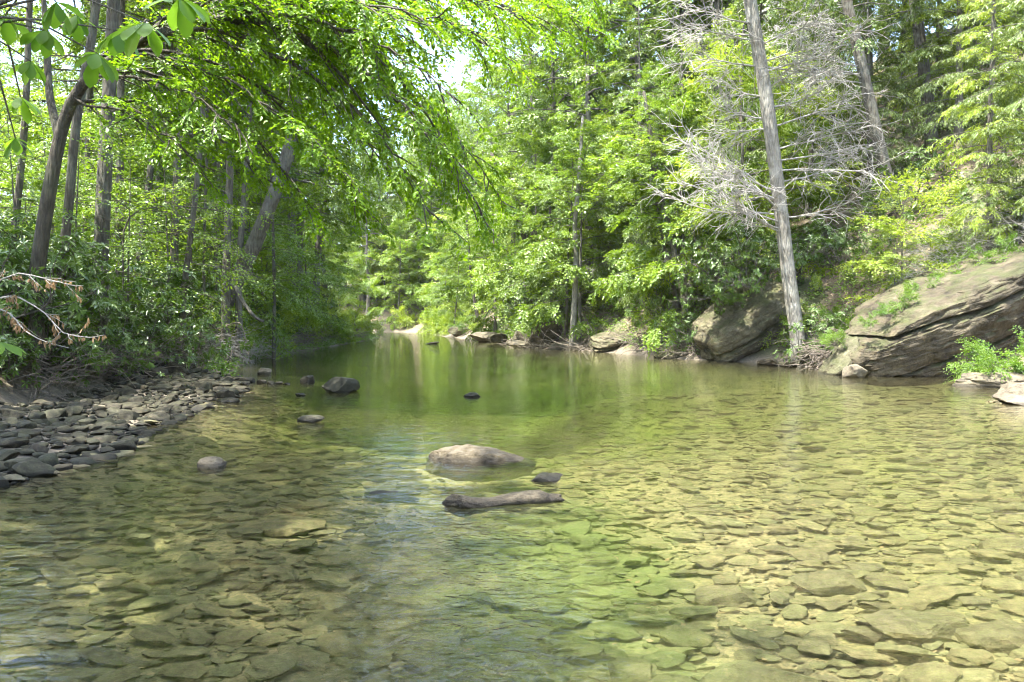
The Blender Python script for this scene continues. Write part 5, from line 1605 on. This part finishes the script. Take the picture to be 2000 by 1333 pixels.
tangle('dead_stems', 'grey drift twigs lining the far left water edge', 'brush', 545, 705, 690, 690, 34, 60, 500, 27, 'wood_drift', (.6, 1.6), .012, .2, .7)
tangle('dead_stems', 'heap of dead twigs and roots between the pale trunk and the huge boulder', 'brush', 1575, 1690, 600, 690, 25.5, 25, 420, 23, 'wood_drift', (.4, 1.3), .012, .2, .9)
tangle('dead_stems', 'sunlit bare twig tangle hanging over the back of the huge boulder', 'brush', 1780, 2020, 420, 520, 25.8, 25.0, 800, 24, 'twig_grey', (.6, 1.6), .008, .5, 1.5)
tangle('dead_stems', 'pale roots and drift sticks on the far right bank', 'brush', 1000, 1180, 670, 680, 46, 39.5, 220, 25, 'wood_drift', (.6, 1.8), .02, .1, .3)
tangle('dead_stems', 'drift sticks under the trees of the shaded right shore', 'brush', 1240, 1370, 670, 690, 36.5, 31, 200, 26, 'wood_drift', (.6, 1.8), .02, .1, .4)

# ------------------------------------------------------------------ ground cover
def cover(name, label, n, region, L, W, mat, seed, hgt=.22, k=6):
    rng = np.random.default_rng(seed)
    xy = region(rng, n)
    z = height(xy[:, 0], xy[:, 1])
    o = np.column_stack([xy, z + rng.uniform(.02, hgt, len(xy))])
    lv = MB()
    az = rng.uniform(0, 2 * pi, len(xy))
    d = np.stack([np.cos(az), np.sin(az), rng.normal(.15, .25, len(xy))], axis=1)
    sprays(lv, rng, o, d, np.array([0, 0, 1.0]) + rng.normal(0, .35, (len(xy), 3)), rng.uniform(.15, .35, len(xy)), k, L, W)
    tag(obj(name, lv.mesh(name), M[mat]), label, 'ground cover', kind='stuff')
def r_right(rng, n):
    y = rng.uniform(24, 62, n); return np.stack([edge_r(y) + .8 + 24 * rng.uniform(0, 1, n) ** 1.5, y], axis=1)
def r_left(rng, n):
    y = rng.uniform(12, 70, n); s = rng.uniform(.15, 3.4, n) ** 2
    s = np.where((y < 21), s + 4.0, s); return np.stack([edge_l(y) - s, y], axis=1)
cover('ground_cover', 'low green herbs covering the slope of the right bank', 15000, r_right, .095, .07, 'leaf_herb', 31, .35)
cover('ground_cover', 'low green herbs covering the floor of the left wood', 9000, r_left, .08, .055, 'leaf_herb', 32)
def r_spot(cx, cy, rx, ry):
    return lambda rng, n: np.stack([cx + rng.normal(0, rx, n), cy + rng.normal(0, ry, n)], axis=1)
if 0: print('objects', len(bpy.data.objects), 'tris', sum(sum(len(p.vertices) - 2 for p in []) for m in bpy.data.meshes) )
if 0: print('polys', sum(len(m.polygons) for m in bpy.data.meshes), 'verts', sum(len(m.vertices) for m in bpy.data.meshes))

hz = MB()
v = np.array([(x, y, z) for x in (-262, 262) for y in (-32, 422) for z in (-2.5, 90)], float)
hz.add(v, None, [(0,1,3,2),(4,6,7,5),(0,4,5,1),(2,3,7,6),(0,2,6,4),(1,5,7,3)])
hm, hn, hl_ = new_mat('haze')
pv = hn.new('ShaderNodeVolumePrincipled'); pv.inputs['Density'].default_value = 0.00016; pv.inputs['Color'].default_value = (.95, .98, 1, 1)
pv.inputs['Anisotropy'].default_value = 0.2
ho = hn.new('ShaderNodeOutputMaterial'); hl_.new(pv.outputs[0], ho.inputs['Volume'])
tag(obj('haze', hz.mesh('haze'), hm), 'thin humid haze in the air of the wooded valley', kind='stuff')
